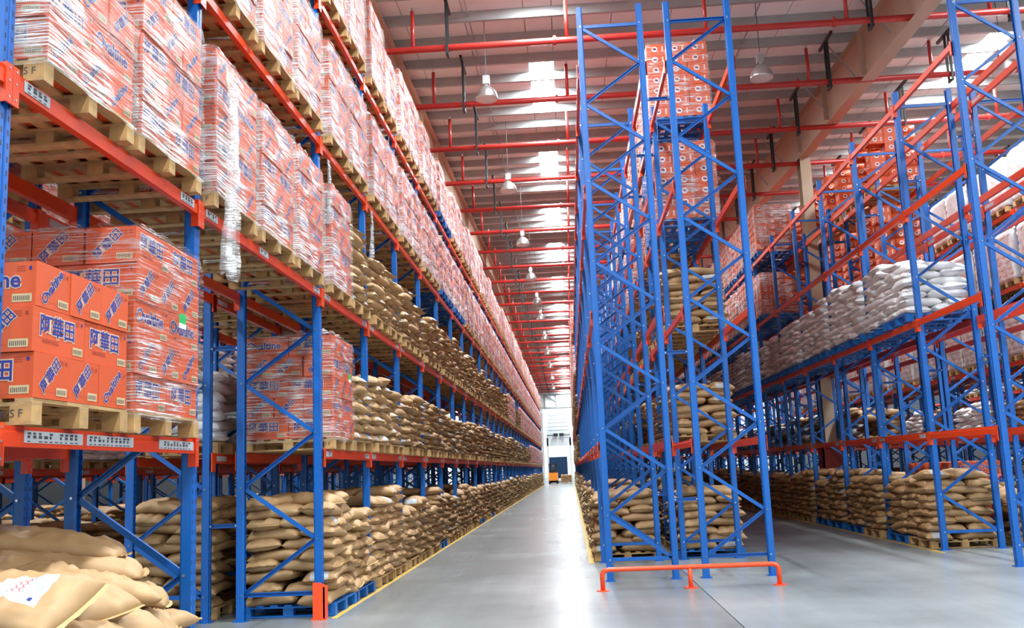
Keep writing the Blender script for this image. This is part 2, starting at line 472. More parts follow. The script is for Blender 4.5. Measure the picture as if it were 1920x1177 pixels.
# walls
wall = ob('wall_left', MB().box(XL - .2, XL, YS, YE, 0, roofz(50) + .2).mesh('wall_left', ['wall_grey'])); tag(wall, kind='structure')
wall = ob('wall_right', MB().box(XR, XR + .2, YS, YE, 0, roofz(50) + .2).mesh('wall_right', ['wall_grey'])); tag(wall, kind='structure')
DX0, DX1, DZ = -2.95, 0.42, 8.35
openings = [(DX0, DX1, DZ), (-8.0, -5.6, 4.2), (-16.0, -13.0, 4.2), (3.2, 5.4, 4.2), (9.2, 11.2, 4.2), (14.6, 17.4, 4.2)]
mb = MB(); xx = XL
for a, b, h in sorted(openings):
    mb.box(xx, a, YE, YE + .25, 0, 11.6); mb.box(a, b, YE, YE + .25, h, 11.6); xx = b
mb.box(xx, XR, YE, YE + .25, 0, 11.6)
we = ob('wall_end', mb.mesh('wall_end', ['wall_paint'])); tag(we, kind='structure')
for i in range(-3, 4):
    ob('wall_brace', MB().box(i * 1.3 - 1.3 - .03, i * 1.3 - 1.3 + .03, YE - .12, YE, 8.5, 10.2).mesh('wall_brace', ['purlin']), we)
ob('wall_brace', MB().box(-6, 6, YE - .12, YE, 8.42, 8.55).mesh('wall_brace', ['purlin']), we)
ob('wall_brace', MB().tube((-2.6, YE - .1, 9.9), (-.4, YE - .1, 8.6), .05, 6).mesh('wall_brace', ['purlin']), we)

# end door: raised panel with bright gaps, frame legs, operators
dr = ob('door_1', MB().box(-2.45, -.02, YE - .3, YE - .2, 4.15, 7.85).mesh('door_1', ['door_panel'])); tag(dr, kind='structure')
for k in range(9):
    ob('panel_rib', MB().box(-2.45, -.02, YE - .33, YE - .3, 4.2 + k * .42, 4.24 + k * .42).mesh('panel_rib', ['wall_paint']), dr)
for k in range(7):
    ob('panel_rib', MB().box(-2.3 + k * .35, -2.27 + k * .35, YE - .33, YE - .3, 5.5, 7.8).mesh('panel_rib', ['wall_paint']), dr)
ob('door_header', MB().box(-2.6, .15, YE - .5, YE - .3, 4.1, 5.0).mesh('door_header', ['wall_paint']), dr)
for sx in (-1, 1):
    cx = -1.24 + sx * 1.28
    ob('door_post', MB().box(cx - .09, cx + .09, YE - .5, YE - .2, 0, 8.3).mesh('door_post', ['wall_paint']), dr)
    mo = ob('door_operator', MB().box(cx - sx * .95 - .25, cx - sx * .95 + .25, YE - .8, YE - .5, 5.15, 5.5).tube((cx, YE - .6, 5.3), (cx - sx * .9, YE - .6, 5.25), .05, 8).mesh('door_operator', ['dark_iron']), dr)
# low side walls of the dock seen beyond the door
tr = empty('truck_trailer', (-1.6, 121.0, 0), label='dark blue truck trailer standing outside the far doorway', cat='truck')
ob('cargo_box', MB().box(-1.15, 1.15, 0, 6, 0.6, 3.0).mesh('cargo_box', ['truck_blue']), tr)
ob('rear_door', MB().box(-1.1, -.01, -.04, 0, .65, 2.95).box(.01, 1.1, -.04, 0, .65, 2.95).mesh('rear_door', ['truck_blue']), tr)
for sx in (-.85, .85):
    for yy in (.8, 1.9, 5):
        ob('wheel', MB().tube((sx - .15, yy, .5), (sx + .15, yy, .5), .5, 18).mesh('wheel', ['rubber']), tr)
ob('chassis', MB().box(-.5, .5, .1, 5.9, .4, .6).mesh('chassis', ['rubber']), tr)

# ------------------------------------------------------------------ rack parts
def post_mesh(h, slot):
    # front face on +x; rolled omega section with a centre groove
    prof = [(.045, -.05), (.045, -.012), (.037, -.008), (.037, .008), (.045, .012), (.045, .05), (-.03, .05), (-.045, .038), (-.045, .028), (-.02, .028), (-.02, -.028), (-.045, -.028), (-.045, -.038), (-.03, -.05)]
    mb = MB(); mb.prism(prof, (0, 0, 0.01), (0, 0, h), (1, 0, 0)); return mb
PT, PS = 8.53, 7.88
POSTM = {h: {1: None, -1: None} for h in (PT, PS)}
for h in (PT, PS):
    me = post_mesh(h, True).mesh('post', ['blue_slot']); POSTM[h] = me
BASEM = MB().box(-.075, .075, -.075, .075, 0, .01).box(-.06, -.045, -.06, -.05, .01, .03).mesh('base_plate', ['blue_paint'])
NODES = [.29 + .6085 * k for k in range(14)]
CH = [(-.024, -.016), (.024, -.016), (.024, .016), (.017, .016), (.017, -.009), (-.017, -.009), (-.017, .016), (-.024, .016)]
def brace_list(tall):
    """(rear?, z) pairs: start at the rear post"""
    zs = NODES if tall else NODES[:13]
    r = [('h', zs[0], zs[0])]
    for k in range(len(zs) - 1):
        r.append(('d', zs[k], zs[k + 1], k % 2))
    r.append(('h', zs[-1] + .02, zs[-1] + .02))
    return r
def brace_mb(kind, z0, z1, k, s):
    """local: front post at x=0, rear at x = s*DEP"""
    a, b = (s * DEP, 0) if k == 0 else (0, s * DEP)
    off = .03 * (1 if b > a else -1)
    mb = MB().prism(CH, (a + off, 0, z0), (b - off, 0, z1), (0, 0, 1) if kind == 'h' else (0, 0, 1))
    for (px, pz) in ((a + off * .3, z0), (b - off * .3, z1)):
        mb.tube((px, -.058, pz), (px, -.045, pz), .012, 6, 1)
    return mb
BRM = {}
for s in (1, -1):
    for tall in (True, False):
        L = []
        for b in brace_list(tall):
            k = b[3] if b[0] == 'd' else 0
            key = (s, b[0], round(b[1], 3), k)
            if key not in BRM: BRM[key] = brace_mb(b[0], b[1], b[2], k, s).mesh('brace', ['blue_paint', 'steel'])
            L.append(BRM[key])
        BRM[(s, tall)] = L
def frame_single(s, tall):
    mb = MB(); h = PT if tall else PS
    prof = [(-.045, -.05), (.045, -.05), (.045, .05), (-.045, .05)]
    for px in (0, s * DEP): mb.prism(prof, (px, 0, 0), (px, 0, h), (1, 0, 0)); mb.box(px - .07, px + .07, -.07, .07, 0, .01)
    for b in brace_list(tall):
        k = b[3] if b[0] == 'd' else 0
        a, c = (s * DEP, 0) if k == 0 else (0, s * DEP)
        mb.prism([(-.022, -.015), (.022, -.015), (.022, .015), (-.022, .015)], (a, 0, b[1]), (c, 0, b[2]), (0, 0, 1))
    return mb
FS = {(s, t): frame_single(s, t) for s in (1, -1) for t in (True, False)}
FSM = {k: v.mesh('upright_frame', ['blue_paint']) for k, v in FS.items()}

def pick(txt):
    out, a = set(), 0
    for t in txt.split():
        a += int(t, 36); out.add(a)
    return out
SHOW = {
    'f': pick('1 1 1 1 1 1 1 1 1 1 1 1 1 2 1 1 1 2 1 1 1 1 2 1 1 1 1 3 1 1 1 1 1 1 1 1 1 1 1 1 1 1 1 1 1 1 1 1 1 1 1 1 1 1 1 1 1 1 1 1 1 1 1 1 1 1 1 1 1 1 1 1 1 1 1 '
         '1 1 1 2 1 1 1 1 1 1 1 1 1 d 1 1 1 1 1 1 1 1 2 1 1 1 1 1 1 1 1 1 1 1 1 1 1 1 1 1 1 1 1 1 1 1 1 1 4 c 1 1 1 1 1 1 1 1 1 1 1 1 1 1 j 1 1 1 1 1 1 1 1 1 1 '
         '1 1 1 1 1 1 1 3 e 1 1 1 1 1 1 1 1 1 1 1 1 1 1 1 2 1 f 1 1 1 1 1 1 1 2 1 1 1 1 1 2 1 2 2 6 4 1 1 1 1 1 1 1 4 1 1 1 1 1'),
    'b': pick('8 7 3g 8 8 8 8 29 1 1 1 1 1 2 1 1 2 2 1 1 1 1 2 2 1 1 2 2 2 1 1 1 1 2 2 1 1 1 1 2 2 1 1 1 1 2 2 1 1 1 1 2 2 2 1 1 2 2 2 2 2 2 2 1 1 2 2 2 2 2 4 2 2 6 '
         '2 4q 1 3 5 1 1 1 5 1 1 1 5 1 2 8 6 2 8 d 5w 1 3 4 1 7 1 7 1 7 8 8 8 28 1 1 1 1 1 1 1 1 1 1 1 1 1 1 1 1 1 1 1 1 1 1 1 3 1 1 1 1 1 5 2 6 2 8 5m 1 1 1 1 '
         '1 1 1 1 1 1 1 1 1 1 1 3 1 1 1 2 1 2 3 2 4 2 2 61 1 1 1 1 1 1 1 1 1 1 1 1 1 1 1 1 1 1 1 1 1 1 1 1 1 1 1 1 1 1 1 1 1 1 1 1 2 1 1 2 1 1 1 1 1 1 2 1 1 1 1'
         ' 1 1 2 1 1 1 1 a 3 1 53 2 2 2 1 1 1 1 1 1 1 1 1 1 1 1 1 1 1 1 1 1 3 1 1 2 1 4 3 5 4 4 3 1 5n 2 2 2 1 1 2 2 1 2 1 2 2 1 5 2 1 5 2 1 5 2 1 5j 1 7 8 8 8 '
         '11 8 9'),
    'p': pick('0 1 2 1 1 1 2 1 2 1 1 1 1 1 1 1 1 1 1 1 1 1 1 1 1 1 1 1 1 1 1 1 1 1 1 1 1 1 1 1 1 1 1 1 1 1 1 1 1 1 1 1 1 1 1 1 1 1 1 1 1 1 1 1 1 1 1 1 1 1 1 1 1 1 1 '
         '1 1 1 1 1 1 1 1 1 1 1 1 1 1 1 1 1 1 1 1 1 1 1 1 1 1 1 1 2 1 1 1 1 1 1 1 1 3 1 1 1 1 1 1 1 3 1 1 3 1 1 3 1 1 3 1 1 3 1 1 3 1 1 3 1 1 3 1 1 3 1 1 3 1 9 '
         '1 4d 1 3 5 1 2 1 3 3 9 3 3 6 18 5 3 4 2 6 6 6 i a k k 3l 1 1 1 1 1 2 1 1 1 1 2 1 1 1 1 4 1 1 3 1 1 1 4 1 1 4 1 5 1 5 1 5 1 5 1 1l 1 1 1 a8 1 1 1 1 1 1'
         ' 1 2 1 2 1 2 2 1 2 2 1 2 2 1 1 2 2 1 1 2 3 1 1 1 2 2 2 1 1 2 2 1 1 1 1 2 2 1 1 1 1 4 1 1 1 1 6 1 1 6 2 6 2 8 8 8 8 8 8 8 8 8 8 65 y k a'),
    's': pick('0 3 1 1 2 1 2 3 1 1 1 2 2 3 1 1 3 2 3 2 1 1 1 2 3 1 1 1 1 2 1 6 1 1 2 5 1 1 2 5 1 1 1 6 1 8 1 2 6 4 5 3 8 6 2 7 1 3 5 2 8 6 1 6 1 1 7 2 7 1 1 8 1 1 2 '
         '4 6 2 8 1 7 2 2 5 1 8 1 1 7 a 1 1c 1 1 2 4 9 a 8 x g 2 g 4 9 i c 1 1 h 15 11 4h 5 3 1z 4r 22 1qx 3 3 1 1 2 3 1 1 2 3 1 1 2 3 1 1 1 1 2 1 2 1 y 5 b tj '
         '3 3 1 6 1 6 1 1 1 1 1r 5 1 4 1 1 2h 7 2 1q 2t 1 1 1 1 2u 5 2 2 2c 9c 7 1c 5 2 8 52 1 br 235 2 2 3 2 2 2 3 2 4 3 2 3 2 2 1 2 2 3 2 2 2 3 2 2 2 3 2 3 2 '
         '2 1 2 2 3 2 2 2 3 2 2 2 3 2 3 2 2 2 3 2 2 2 3 2 2 2 3 2 3 2 2 bq 4id 2 1 1 2 1 2 2 1 1 3 2 2 1 1 3 2 2 1 1 2 1 2 3 1 2 1 1 1 1 1 2 2 1 1 1 1 1 2 2 1 1'
         ' 1 1 1 2 3 1 1 1 o 1 7 2 7 9 1 1 6 1 1 1 5 1 1 1 1 5 1 1 2 5 1 1 1 1 6 1 1 1 1 o 7 2 7 2 7 2 8 1 1 1 1 5 1 1 2 5 1 1 1 1 5 1 1 1 1 6 1 1 2 5 9 l 3 1 2'
         ' 1 5 1 1 2 5 1 1 1 6 1 2 1 6 1 1 1 7 7 p 3 2 1 1 1 2 2 2 1 1 1 2 1 2 6 2 1d 1 1 3 1 2 2 1 1 6 1 1 2 1k 2 4 3 1 4 1 1 3 1 1 6 1 1 y 5 3 r 4 1 4 5 8 21 '
         '3 2 5 d n 2 13 5 a 35 2j 29 5 13 2g7 3 3 2 9 1 2u 4 1 1 1 8 1 co 2 3 1 1 8 1ou'),
    'c': pick('0 2 2 2 3 5 2 2 2 1 2 1 2 2 2 3 3 2 2 2 3 x 1 1 2 2 3 3 2 2 2 3 3 2 2 5 r 3 3 2 2 2 3 3 2 2 2 3 3 1 2 3 2 2 2 3 7 12 2 2 2 3 3 2 2 2 3 3 2 2 2 3 3 2 2'
         ' 2 3 3 2 2 2 3 x 1 1 2 2 1 1 1 3 1 1 2 2 1 1 1 3 1 1 2 2 1 1 2 2 3 3 2 2 2 3 3 2 2 2 1 2 3 2 2 2 3 3 2 2 2 3 5 2 q 3 3 2 2 2 3 3 2 2 2 3 3 1 1 1 1 2 1'
         ' 2 4 3 1 2 2 3 1 2 1 1 3 1 2 1 1 3 1 2 2 3 1 2 2 1 1 1 2 1 1 3 1 1 1 2 2 3 2 4 4 4 4 4 4 4 4 4 t 4 4 8 8 1ql 2 2 2 3 3 2 2 2 3 3 2 2 2 3 3 2 2 2 1 1 1'
         ' 12 hm 9l 1 1 3 1 1 3 1 4 1 1 3 1 1 3 1 1 3 1 1 3 1 1 3 1 1 3 1 1 3 1 1 3 1 1 3 1 1 3 1 1 311 1 w 7 5 4 4 1 4 1 a 5 e 5 1r k a 14 p 3k 5 5 5 5 5 5 5 5'
         ' 5 5 5'),
}
#SHOW#
def chosen(kind, idx, fallback):
    return idx in SHOW[kind] if kind in SHOW else fallback
frames = []
for rn, (fx, s, k0, title) in ROWS.items():
    for k in range(k0, NB + 1):
        y = st(k); tall = (k == k0 and k0 == 0)
        fxp = fx
        u, v, d = pix(fx, y, 4)
        w = 1.0 if rn in ('LA', 'CA', 'CB', 'EA') else .55
        vis = any(-150 < pix(X, y, z)[0] < 2070 and -150 < pix(X, y, z)[1] < 1330 and pix(X, y, z)[2] > .3 for X in (fx, fx + s) for z in (0, 2, 4, 6, 8))
        if not vis or (rn in ('IA', 'JA') and k > 14) or (rn in ('LC', 'LD', 'LE') and k > 18): continue
        frames.append((w / max(d, 1), len(frames), rn, k, fx + s * .045, y, s, tall, title))
frames.sort(key=lambda t: -t[0])
bigf = Big(['blue_paint'])
for key, mb in FS.items(): bigf.proto(key, mb)
for i, (w, gi, rn, k, x, y, s, tall, title) in enumerate(frames):
    M = Matrix.Translation((x, y, 0))
    s_dep = s
    if not chosen('f', gi, i < 290): bigf.add((s, tall), M); continue
    lab = f'blue upright frame, {ORD[k - ROWS[rn][2] + 1]} along the {title}'
    t = dict(label=lab, cat='rack frame', group='upright frames of the ' + title)
    near = w > 1 / 34; t['mid'] = f'f{gi}'
    if near:
        e = empty('upright_frame', (x, y, 0), **t)
        fr = ob('post', POSTM[PT if tall else PS], e, (0, 0, 0), 0 if s < 0 else PI)
        rr = ob('post', POSTM[PT if tall else PS], e, (s * (DEP - .09), 0, 0), PI if s < 0 else 0)
        for px in (0, s * (DEP - .09)): ob('base_plate', BASEM, e, (px, 0, 0))
        for me in BRM[(s, tall)]:
            b = ob('brace', me, e, (0, 0, 0)); b.scale = (.91, 1, 1)
    else:
        o = tag(ob('upright_frame', FSM[(s, tall)], None, (x, y, 0)), **t); o.scale = (.91, 1, 1)
o = bigf.build('upright_frames_far')
if o: o.name = 'upright_frame_mass'; tag(o, label='blue upright frames deep in the racks, too far to pick apart', cat='rack frame', kind='stuff')

# row ties between back to back frames
tie = MB().prism(CH, (-.165, 0, 0), (.165, 0, 0), (0, 0, 1)).tube((-.15, -.03, .0), (-.15, -.015, .0), .012, 6, 1).tube((.15, -.03, .0), (.15, -.015, .0), .012, 6, 1).mesh('row_spacer', ['blue_paint', 'steel'])
for xc, nm in ((1.586, 'central rack'), (7.153, 'white-sack rack'), (-4.07, 'fully loaded rack')):
    for k in range(-2 if xc < 0 else 0, 9):
        for z, zn in ((1.08, 'lowest'), (3.16, 'middle'), (7.0, 'highest')):
            if (xc < 0 and (k != -1 or z > 5)) or (zn == 'lowest' and k > 4) or (xc > 5 and (k == 0 or (k > 5 and z > 5) or (k > 1 and z < 2))): continue
            t = ob('row_spacer', tie, None, (xc, st(k), z))
            tag(t, label=f'short blue spacer, {zn}, joining the two halves of the {nm} at {ORD[k + (3 if xc < 0 else 1)]} frame', cat='rack spacer', group='spacers inside the ' + nm)

# beams
def beam_mb(L, lod):
    """local: runs +y from 0 to L between post centres, aisle face on +x"""
    mb = MB(); a, b = .05, L - .05
    if lod == 0:
        prof = [(-.025, -.055), (.025, -.055), (.025, .02), (.008, .03), (.008, .055), (-.025, .055)]
        mb.prism([(u, w) for u, w in prof], (0, b, 0), (0, a, 0), (1, 0, 0))   # dir -y, side x -> b = -y cross x = z
    else:
        mb.box(-.025, .025, a, b, -.055, .055)
    return mb
def conn_mb(end):
    mb = MB(); y0, y1 = (.002, .062) if end == 0 else (-.062, -.002)
    mb.box(.024, .034, y0, y1, -.155, .065)
    mb.box(-.03, .03, (.05 if end == 0 else -.056), (.056 if end == 0 else -.05), -.155, .065)
    for zz in (-.12, -.03, .04): mb.tube((.034, (y0 + y1) / 2, zz), (.038, (y0 + y1) / 2, zz), .007, 6, 1)
    return mb
def label_mb(L, n, w=.62):
    mb = MB(); mb.box(-.001, .002, 0, w, -.032, .032, 0)
    r = random.Random(n); y = .03
    while y < w - .06:
        for zz, hh in ((.012, .012), (-.008, .016), (-.027, .006)):
            if r.random() < .9: mb.box(.002, .0026, y, y + .02 + r.random() * .02, zz, zz + hh, 1)
        y += .055
    return mb
CONN = {e: conn_mb(e).mesh('end_connector', ['orange_paint', 'steel']) for e in (0, 1)}
BEAM = {}
for Lx in (BAY, TUN): BEAM[Lx] = beam_mb(Lx, 0).mesh('box_beam', ['orange_paint'])
LABM = [label_mb(0, i).mesh('location_label', ['label_white', 'print_dark']) for i in range(3)]
LABS = [label_mb(0, i + 5, .26).mesh('location_label', ['label_white', 'print_dark']) for i in range(3)]
def beam_single(Lx):
    mb = beam_mb(Lx, 1); mb.box(.02, .036, -.05, .06, -.155, .065); mb.box(.02, .036, Lx - .06, Lx + .05, -.155, .065)
    mb.box(.0255, .028, .12, .45, -.03, .03, 1); return mb
BSM = {Lx: beam_single(Lx) for Lx in (BAY, TUN)}
BSMM = {k: v.mesh('load_beam', ['orange_paint', 'label_white']) for k, v in BSM.items()}
beams = []
for rn, (fx, s, k0, title) in ROWS.items():
    for k in range(k0, NB):
        Lx = TUN if k == -2 else BAY
        tunnel = (k == -2)
        for l in (1, 2, 3, 4):
            if tunnel and l == 1: continue
            for side in (0, 1):
                X = fx + .0 if side == 0 else fx + s * DEP
                y = st(k); z = LEV[l]
                inside = any(-100 < pix(X, yy, z)[0] < 2020 and -100 < pix(X, yy, z)[1] < 1280 and pix(X, yy, z)[2] > .3 for yy in (y, y + Lx / 2, y + Lx))
                if not inside or (rn in ('IA', 'JA') and k > 12) or (rn in ('LC', 'LD', 'LE') and k > 16): continue
                d = pix(X, y + Lx / 2, z)[2]
                w = {'LA': 1, 'CA': .85, 'CB': .8, 'EA': .95, 'GA': .6, 'LB': .5, 'HA': .5}.get(rn, .4) * (1 if side == 0 or rn in ('CA', 'CB') else .6)
                beams.append((w / max(d, 1), len(beams), rn, k, l, side, X, y, z, Lx, s, title))
beams.sort(key=lambda t: -t[0])
bigb = Big(['orange_paint', 'label_white'])
for k_, v_ in BSM.items(): bigb.proto(k_, v_)
for i, (w, gi, rn, k, l, side, X, y, z, Lx, s, title) in enumerate(beams):
    # +x local face looks away from the rack
    out = -s if side == 0 else s
    xc = X + out * .0
    if out > 0: M = Matrix.Translation((xc, y, z))
    else: M = Matrix.Translation((xc, y + Lx, z)) @ Matrix.Rotation(PI, 4, 'Z')
    if not chosen('b', gi, i < 300): bigb.add(Lx, M); continue
    lab = f'orange {"front" if side == 0 else "rear"} beam, {LNAME[l]}, {ORD[k - ROWS[rn][2] + 1]} bay of the {title}'
    t = dict(label=lab, cat='rack beam', group='orange beams of the ' + title, mid=f'b{gi}')
    if w > 1 / 30:
        e = ob('load_beam', None, None, M=M); tag(e, **t)
        ob('box_beam', BEAM[Lx], e)
        ob('end_connector', CONN[0], e, (0, 0, 0)); ob('end_connector', CONN[1], e, (0, Lx, 0))
        if side == 0 and l == 1 and rn != 'EA':
            if rn == 'LA' and k == -3:
                ob('location_label', LABM[0], e, (.027, .25, 0)); ob('location_label', LABM[1], e, (.027, .92, 0)); ob('location_label', LABM[2], e, (.027, Lx - .72, 0))
            else:
                ob('location_label', LABS[i % 3], e, (.027, .12, 0)); ob('location_label', LABS[(i + 1) % 3], e, (.027, Lx - .38, 0))
        elif side == 0 and l == 2 and rn == 'LA':
            for q in ((.12, 1.5, Lx - .4) if k == -2 else (.12, Lx - .4)): ob('location_label', LABS[(i + 1) % 3], e, (.027, q, 0))
        elif side == 0 and l == 1 and rn == 'EA' and 0 < k < 6:
            ob('location_label', LABS[i % 3], e, (.027, .12, 0)); ob('location_label', LABS[(i + 1) % 3], e, (.027, Lx - .38, 0))
    else:
        tag(ob('load_beam', BSMM[Lx], None, M=M), **t)
o = bigb.build('load_beam_mass')
if o: tag(o, label='orange beams deep in the racks, too far to pick apart', cat='rack beam', kind='stuff')

# ------------------------------------------------------------------ pallets
PW, PD, PH = 1.1, 1.12, 0.145     # width along y, depth along x
def pallet_parts():
    """list of (name, mesh builder, loc) local centre at origin, base z=0"""
    L = []
    for i in range(7):
        x = -PD / 2 + .05 + i * (PD - .1) / 6
        L.append(('deck_board', ('db',), (x, 0, .124)))
    for i in range(3):
        y = -PW / 2 + .05 + i * (PW - .1) / 2
        L.append(('stringer_board', ('sb',), (0, y, .104)))
        L.append(('bottom_board', ('bb',), (0, y, .004)))
        for j in range(3):
            L.append(('block', ('bl',), (-PD / 2 + .06 + j * (PD - .12) / 2, y, .022)))
    return L
PM = {
    'db': MB().box(-.045, .045, -PW / 2, PW / 2, 0, .02), 'sb': MB().box(-PD / 2, PD / 2, -.05, .05, 0, .02),
    'bb': MB().box(-PD / 2, PD / 2, -.05, .05, 0, .018), 'bl': MB().box(-.06, .06, -.05, .05, 0, .082)}
PMM = {k: v.mesh({'db': 'deck_board', 'sb': 'stringer_board', 'bb': 'bottom_board', 'bl': 'block'}[k], ['wood_block' if k == 'bl' else 'wood']) for k, v in PM.items()}
PMB = {k: v.mesh('blue_' + k, ['blue_plastic']) for k, v in PM.items()}
PP = pallet_parts()
def pallet_single():
    mb = MB()
    for nm, key, (x, y, z) in PP:
        b = PM[key[0]]; mb.add([(p[0] + x, p[1] + y, p[2] + z) for p in b.v], b.f)
    return mb
PSB = pallet_single()
PSM = {0: PSB.mesh('pallet', ['wood']), 1: PSB.mesh('pallet_blue', ['blue_plastic'])}
def text_mesh(body, size, offset=0.0, spacing=1.0):
    cu = bpy.data.curves.new('t', 'FONT'); cu.body = body; cu.size = size; cu.align_x = 'CENTER'; cu.align_y = 'CENTER'
    cu.offset = offset; cu.space_character = spacing; cu.resolution_u = 3; cu.fill_mode = 'BOTH'
    o = bpy.data.objects.new('t', cu); COL.objects.link(o)
    dg = bpy.context.evaluated_depsgraph_get(); me = bpy.data.meshes.new_from_object(o.evaluated_get(dg))
    v = [tuple(p.co) for p in me.vertices]; f = [tuple(p.vertices) for p in me.polygons]
    bpy.data.objects.remove(o); bpy.data.meshes.remove(me); return v, f
STEN = text_mesh('& S F', .06)
stencil = MB().add([(p[0], -.0515, p[1] + .04) for p in STEN[0]], STEN[1]).mesh('lettering', ['print_dark'])

pallets = []   # (weight, x, y, z, blue, row, level, bay, half)
sacks, cartons, films = [], [], []
def slot_y(k, h):
    if k == -2: return st(k) + (.66, 1.90, 3.12)[h]
    return st(k) + (.74, 1.93)[h]
def slots(k): return 3 if k == -2 else 2
HALF = ['near', 'far', 'third']
def pref(rn, l, k, h):
    hn = ('near', 'middle', 'far')[h] if k == -2 else ('near', 'far')[h]
    return f'{hn} pallet, {ORD[k - ROWS[rn][2] + 1]} bay, {LNAME[l]}, {ROWS[rn][3]}'
def load_z(l): return 0.0 if l == 0 else LEV[l] + .055
def centre(rn):
    fx, s, *_ = ROWS[rn]; return fx + s * (DEP / 2), -s   # centre x and aisle direction
def inframe(x, y, z, mgn=160):
    u, v, d = pix(x, y, z); return d > .4 and -mgn < u < 1920 + mgn and -mgn < v < 1177 + mgn

# ------------------------------------------------------------------ sacks
def sack_mb(seed, nu, nv, L=.66, W=.42, H=.168, label=0, wr=1.0):
    r = random.Random(seed); mb = MB()
    wav = [(r.uniform(-1, 1) * 14, r.uniform(-1, 1) * 16, r.uniform(0, 6.3), r.uniform(.002, .0055)) for _ in range(5)]
    cre = [(r.uniform(-.8, .8), r.uniform(.5, 1.6), r.uniform(.004, .010), r.choice((-1, 1))) for _ in range(4)]
    bend = r.uniform(.0, .035); sk = r.uniform(-.03, .03)
    def top(u, v):
        pu = max(0, 1 - abs(u) ** 5) ** .5; pv = max(0, 1 - abs(v) ** 3) ** .5
        h = H / 2 * pu * pv
        x = u * L / 2 * (1 - .05 * (v * v)); y = v * W / 2 * (1 - .05 * (1 - u * u) + .03 * u * u) + sk * u
        n = sum(a * math.sin(kx * x + ky * y + p) for kx, ky, p, a in wav)
        for c, kk, a, e in cre:   # folds fanning in from the ends
            n += a * max(0, e * u) ** 2 * math.sin(9 * (v - c) * kk)
        return x, y, h, n
    idx = {}
    us = [-1 + 2 * i / nu for i in range(nu + 1)]; vs_ = [-1 + 2 * j / nv for j in range(nv + 1)]
    us = [math.copysign(abs(u) ** .8, u) for u in us]; vs_ = [math.copysign(abs(v) ** .85, v) for v in vs_]
    V = []
    for sgn in (1, -1):
        for i, u in enumerate(us):
            for j, v in enumerate(vs_):
                if sgn < 0 and (i in (0, nu) or j in (0, nv)): idx[(sgn, i, j)] = idx[(1, i, j)]; continue
                x, y, h, n = top(u, v)
                edge = (1 - abs(u) ** 6) * (1 - abs(v) ** 6)
                q_ = Vector((x * 7 + seed * 9.1, y * 7, sgn * .7 + seed))
                rd = 1 - abs(mnoise.noise(q_)) * 2.2
                n += wr * (max(0, rd) ** 3 * .009 + mnoise.noise(q_ * .45) * .012 + (mnoise.noise(q_ * 2.3) * .004 if nu > 20 else 0)) * (1 if sgn > 0 else .5)
                z = sgn * h * (1 if sgn > 0 else .85) + n * edge * (1.2 if sgn > 0 else .4) - bend * (abs(u) ** 2.5) 
                idx[(sgn, i, j)] = len(V); V.append((x, y, z))
    F, Mi = [], []
    for i in range(nu):
        for j in range(nv):
            a = [idx[(1, i, j)], idx[(1, i + 1, j)], idx[(1, i + 1, j + 1)], idx[(1, i, j + 1)]]
            b = [idx[(-1, i, j)], idx[(-1, i, j + 1)], idx[(-1, i + 1, j + 1)], idx[(-1, i + 1, j)]]
            m = 0
            uc, vc = (us[i] + us[i + 1]) / 2, (vs_[j] + vs_[j + 1]) / 2
            if label == 1 and uc > .52 and abs(vc) < .55: m = 2
            if label == 2 and .0 < uc < .62 and abs(vc) < .5: m = 2
            F.append(a); Mi.append(m); F.append(b); Mi.append(0)
    mb.v = V; mb.f = [tuple(f) for f in F]; mb.m = Mi
    # sewn flat flaps along both ends with tape
    for e in (0, nu):
        sg = 1 if e else -1
        ring = [V[idx[(1, e, j)]] for j in range(nv + 1)]
        ext = []; fl = r.uniform(-.5, .9)
        for j, p in enumerate(ring):
            ext.append((p[0] + sg * .024, p[1] * 1.01, p[2] + .016 * fl * (1 + .5 * math.sin(j * 1.3 + seed))))
        k = len(mb.v); mb.v += ring + ext; n = nv + 1
        for j in range(nv):
            q = (k + j, k + j + 1, k + n + j + 1, k + n + j)
            mb.f.append(q if sg < 0 else q[::-1]); mb.m.append(1)
    return mb
NVAR = 8
SK_HI, SK_MD, SK_LO, SK_TI = [], [], [], []
lablist = [0, 0, 1, 0, 2, 0, 1, 0]
for i in range(NVAR):
    SK_HI.append(sack_mb(i, 34, 22, label=lablist[i])); SK_MD.append(sack_mb(i, 10, 6, label=lablist[i])); SK_LO.append(sack_mb(i, 6, 4, label=lablist[i])); SK_TI.append(sack_mb(i, 4, 3, label=lablist[i]))
SKM = {('k', i): SK_HI[i].mesh('paper_sack', ['kraft', 'kraft_tape', 'label_white'], True) for i in range(NVAR)}
HEAP = [sack_mb(40 + i, 40, 24, L=.80, W=.46, H=.17, label=(2 if i == 4 else 0), wr=2.2).mesh('paper_sack', ['kraft', 'kraft_tape', 'label_white'], True) for i in range(8)]
SKM.update({('w', i): SK_HI[i].mesh('white_sack', ['white_bag', 'white_bag', 'white_bag'], True) for i in range(NVAR)})

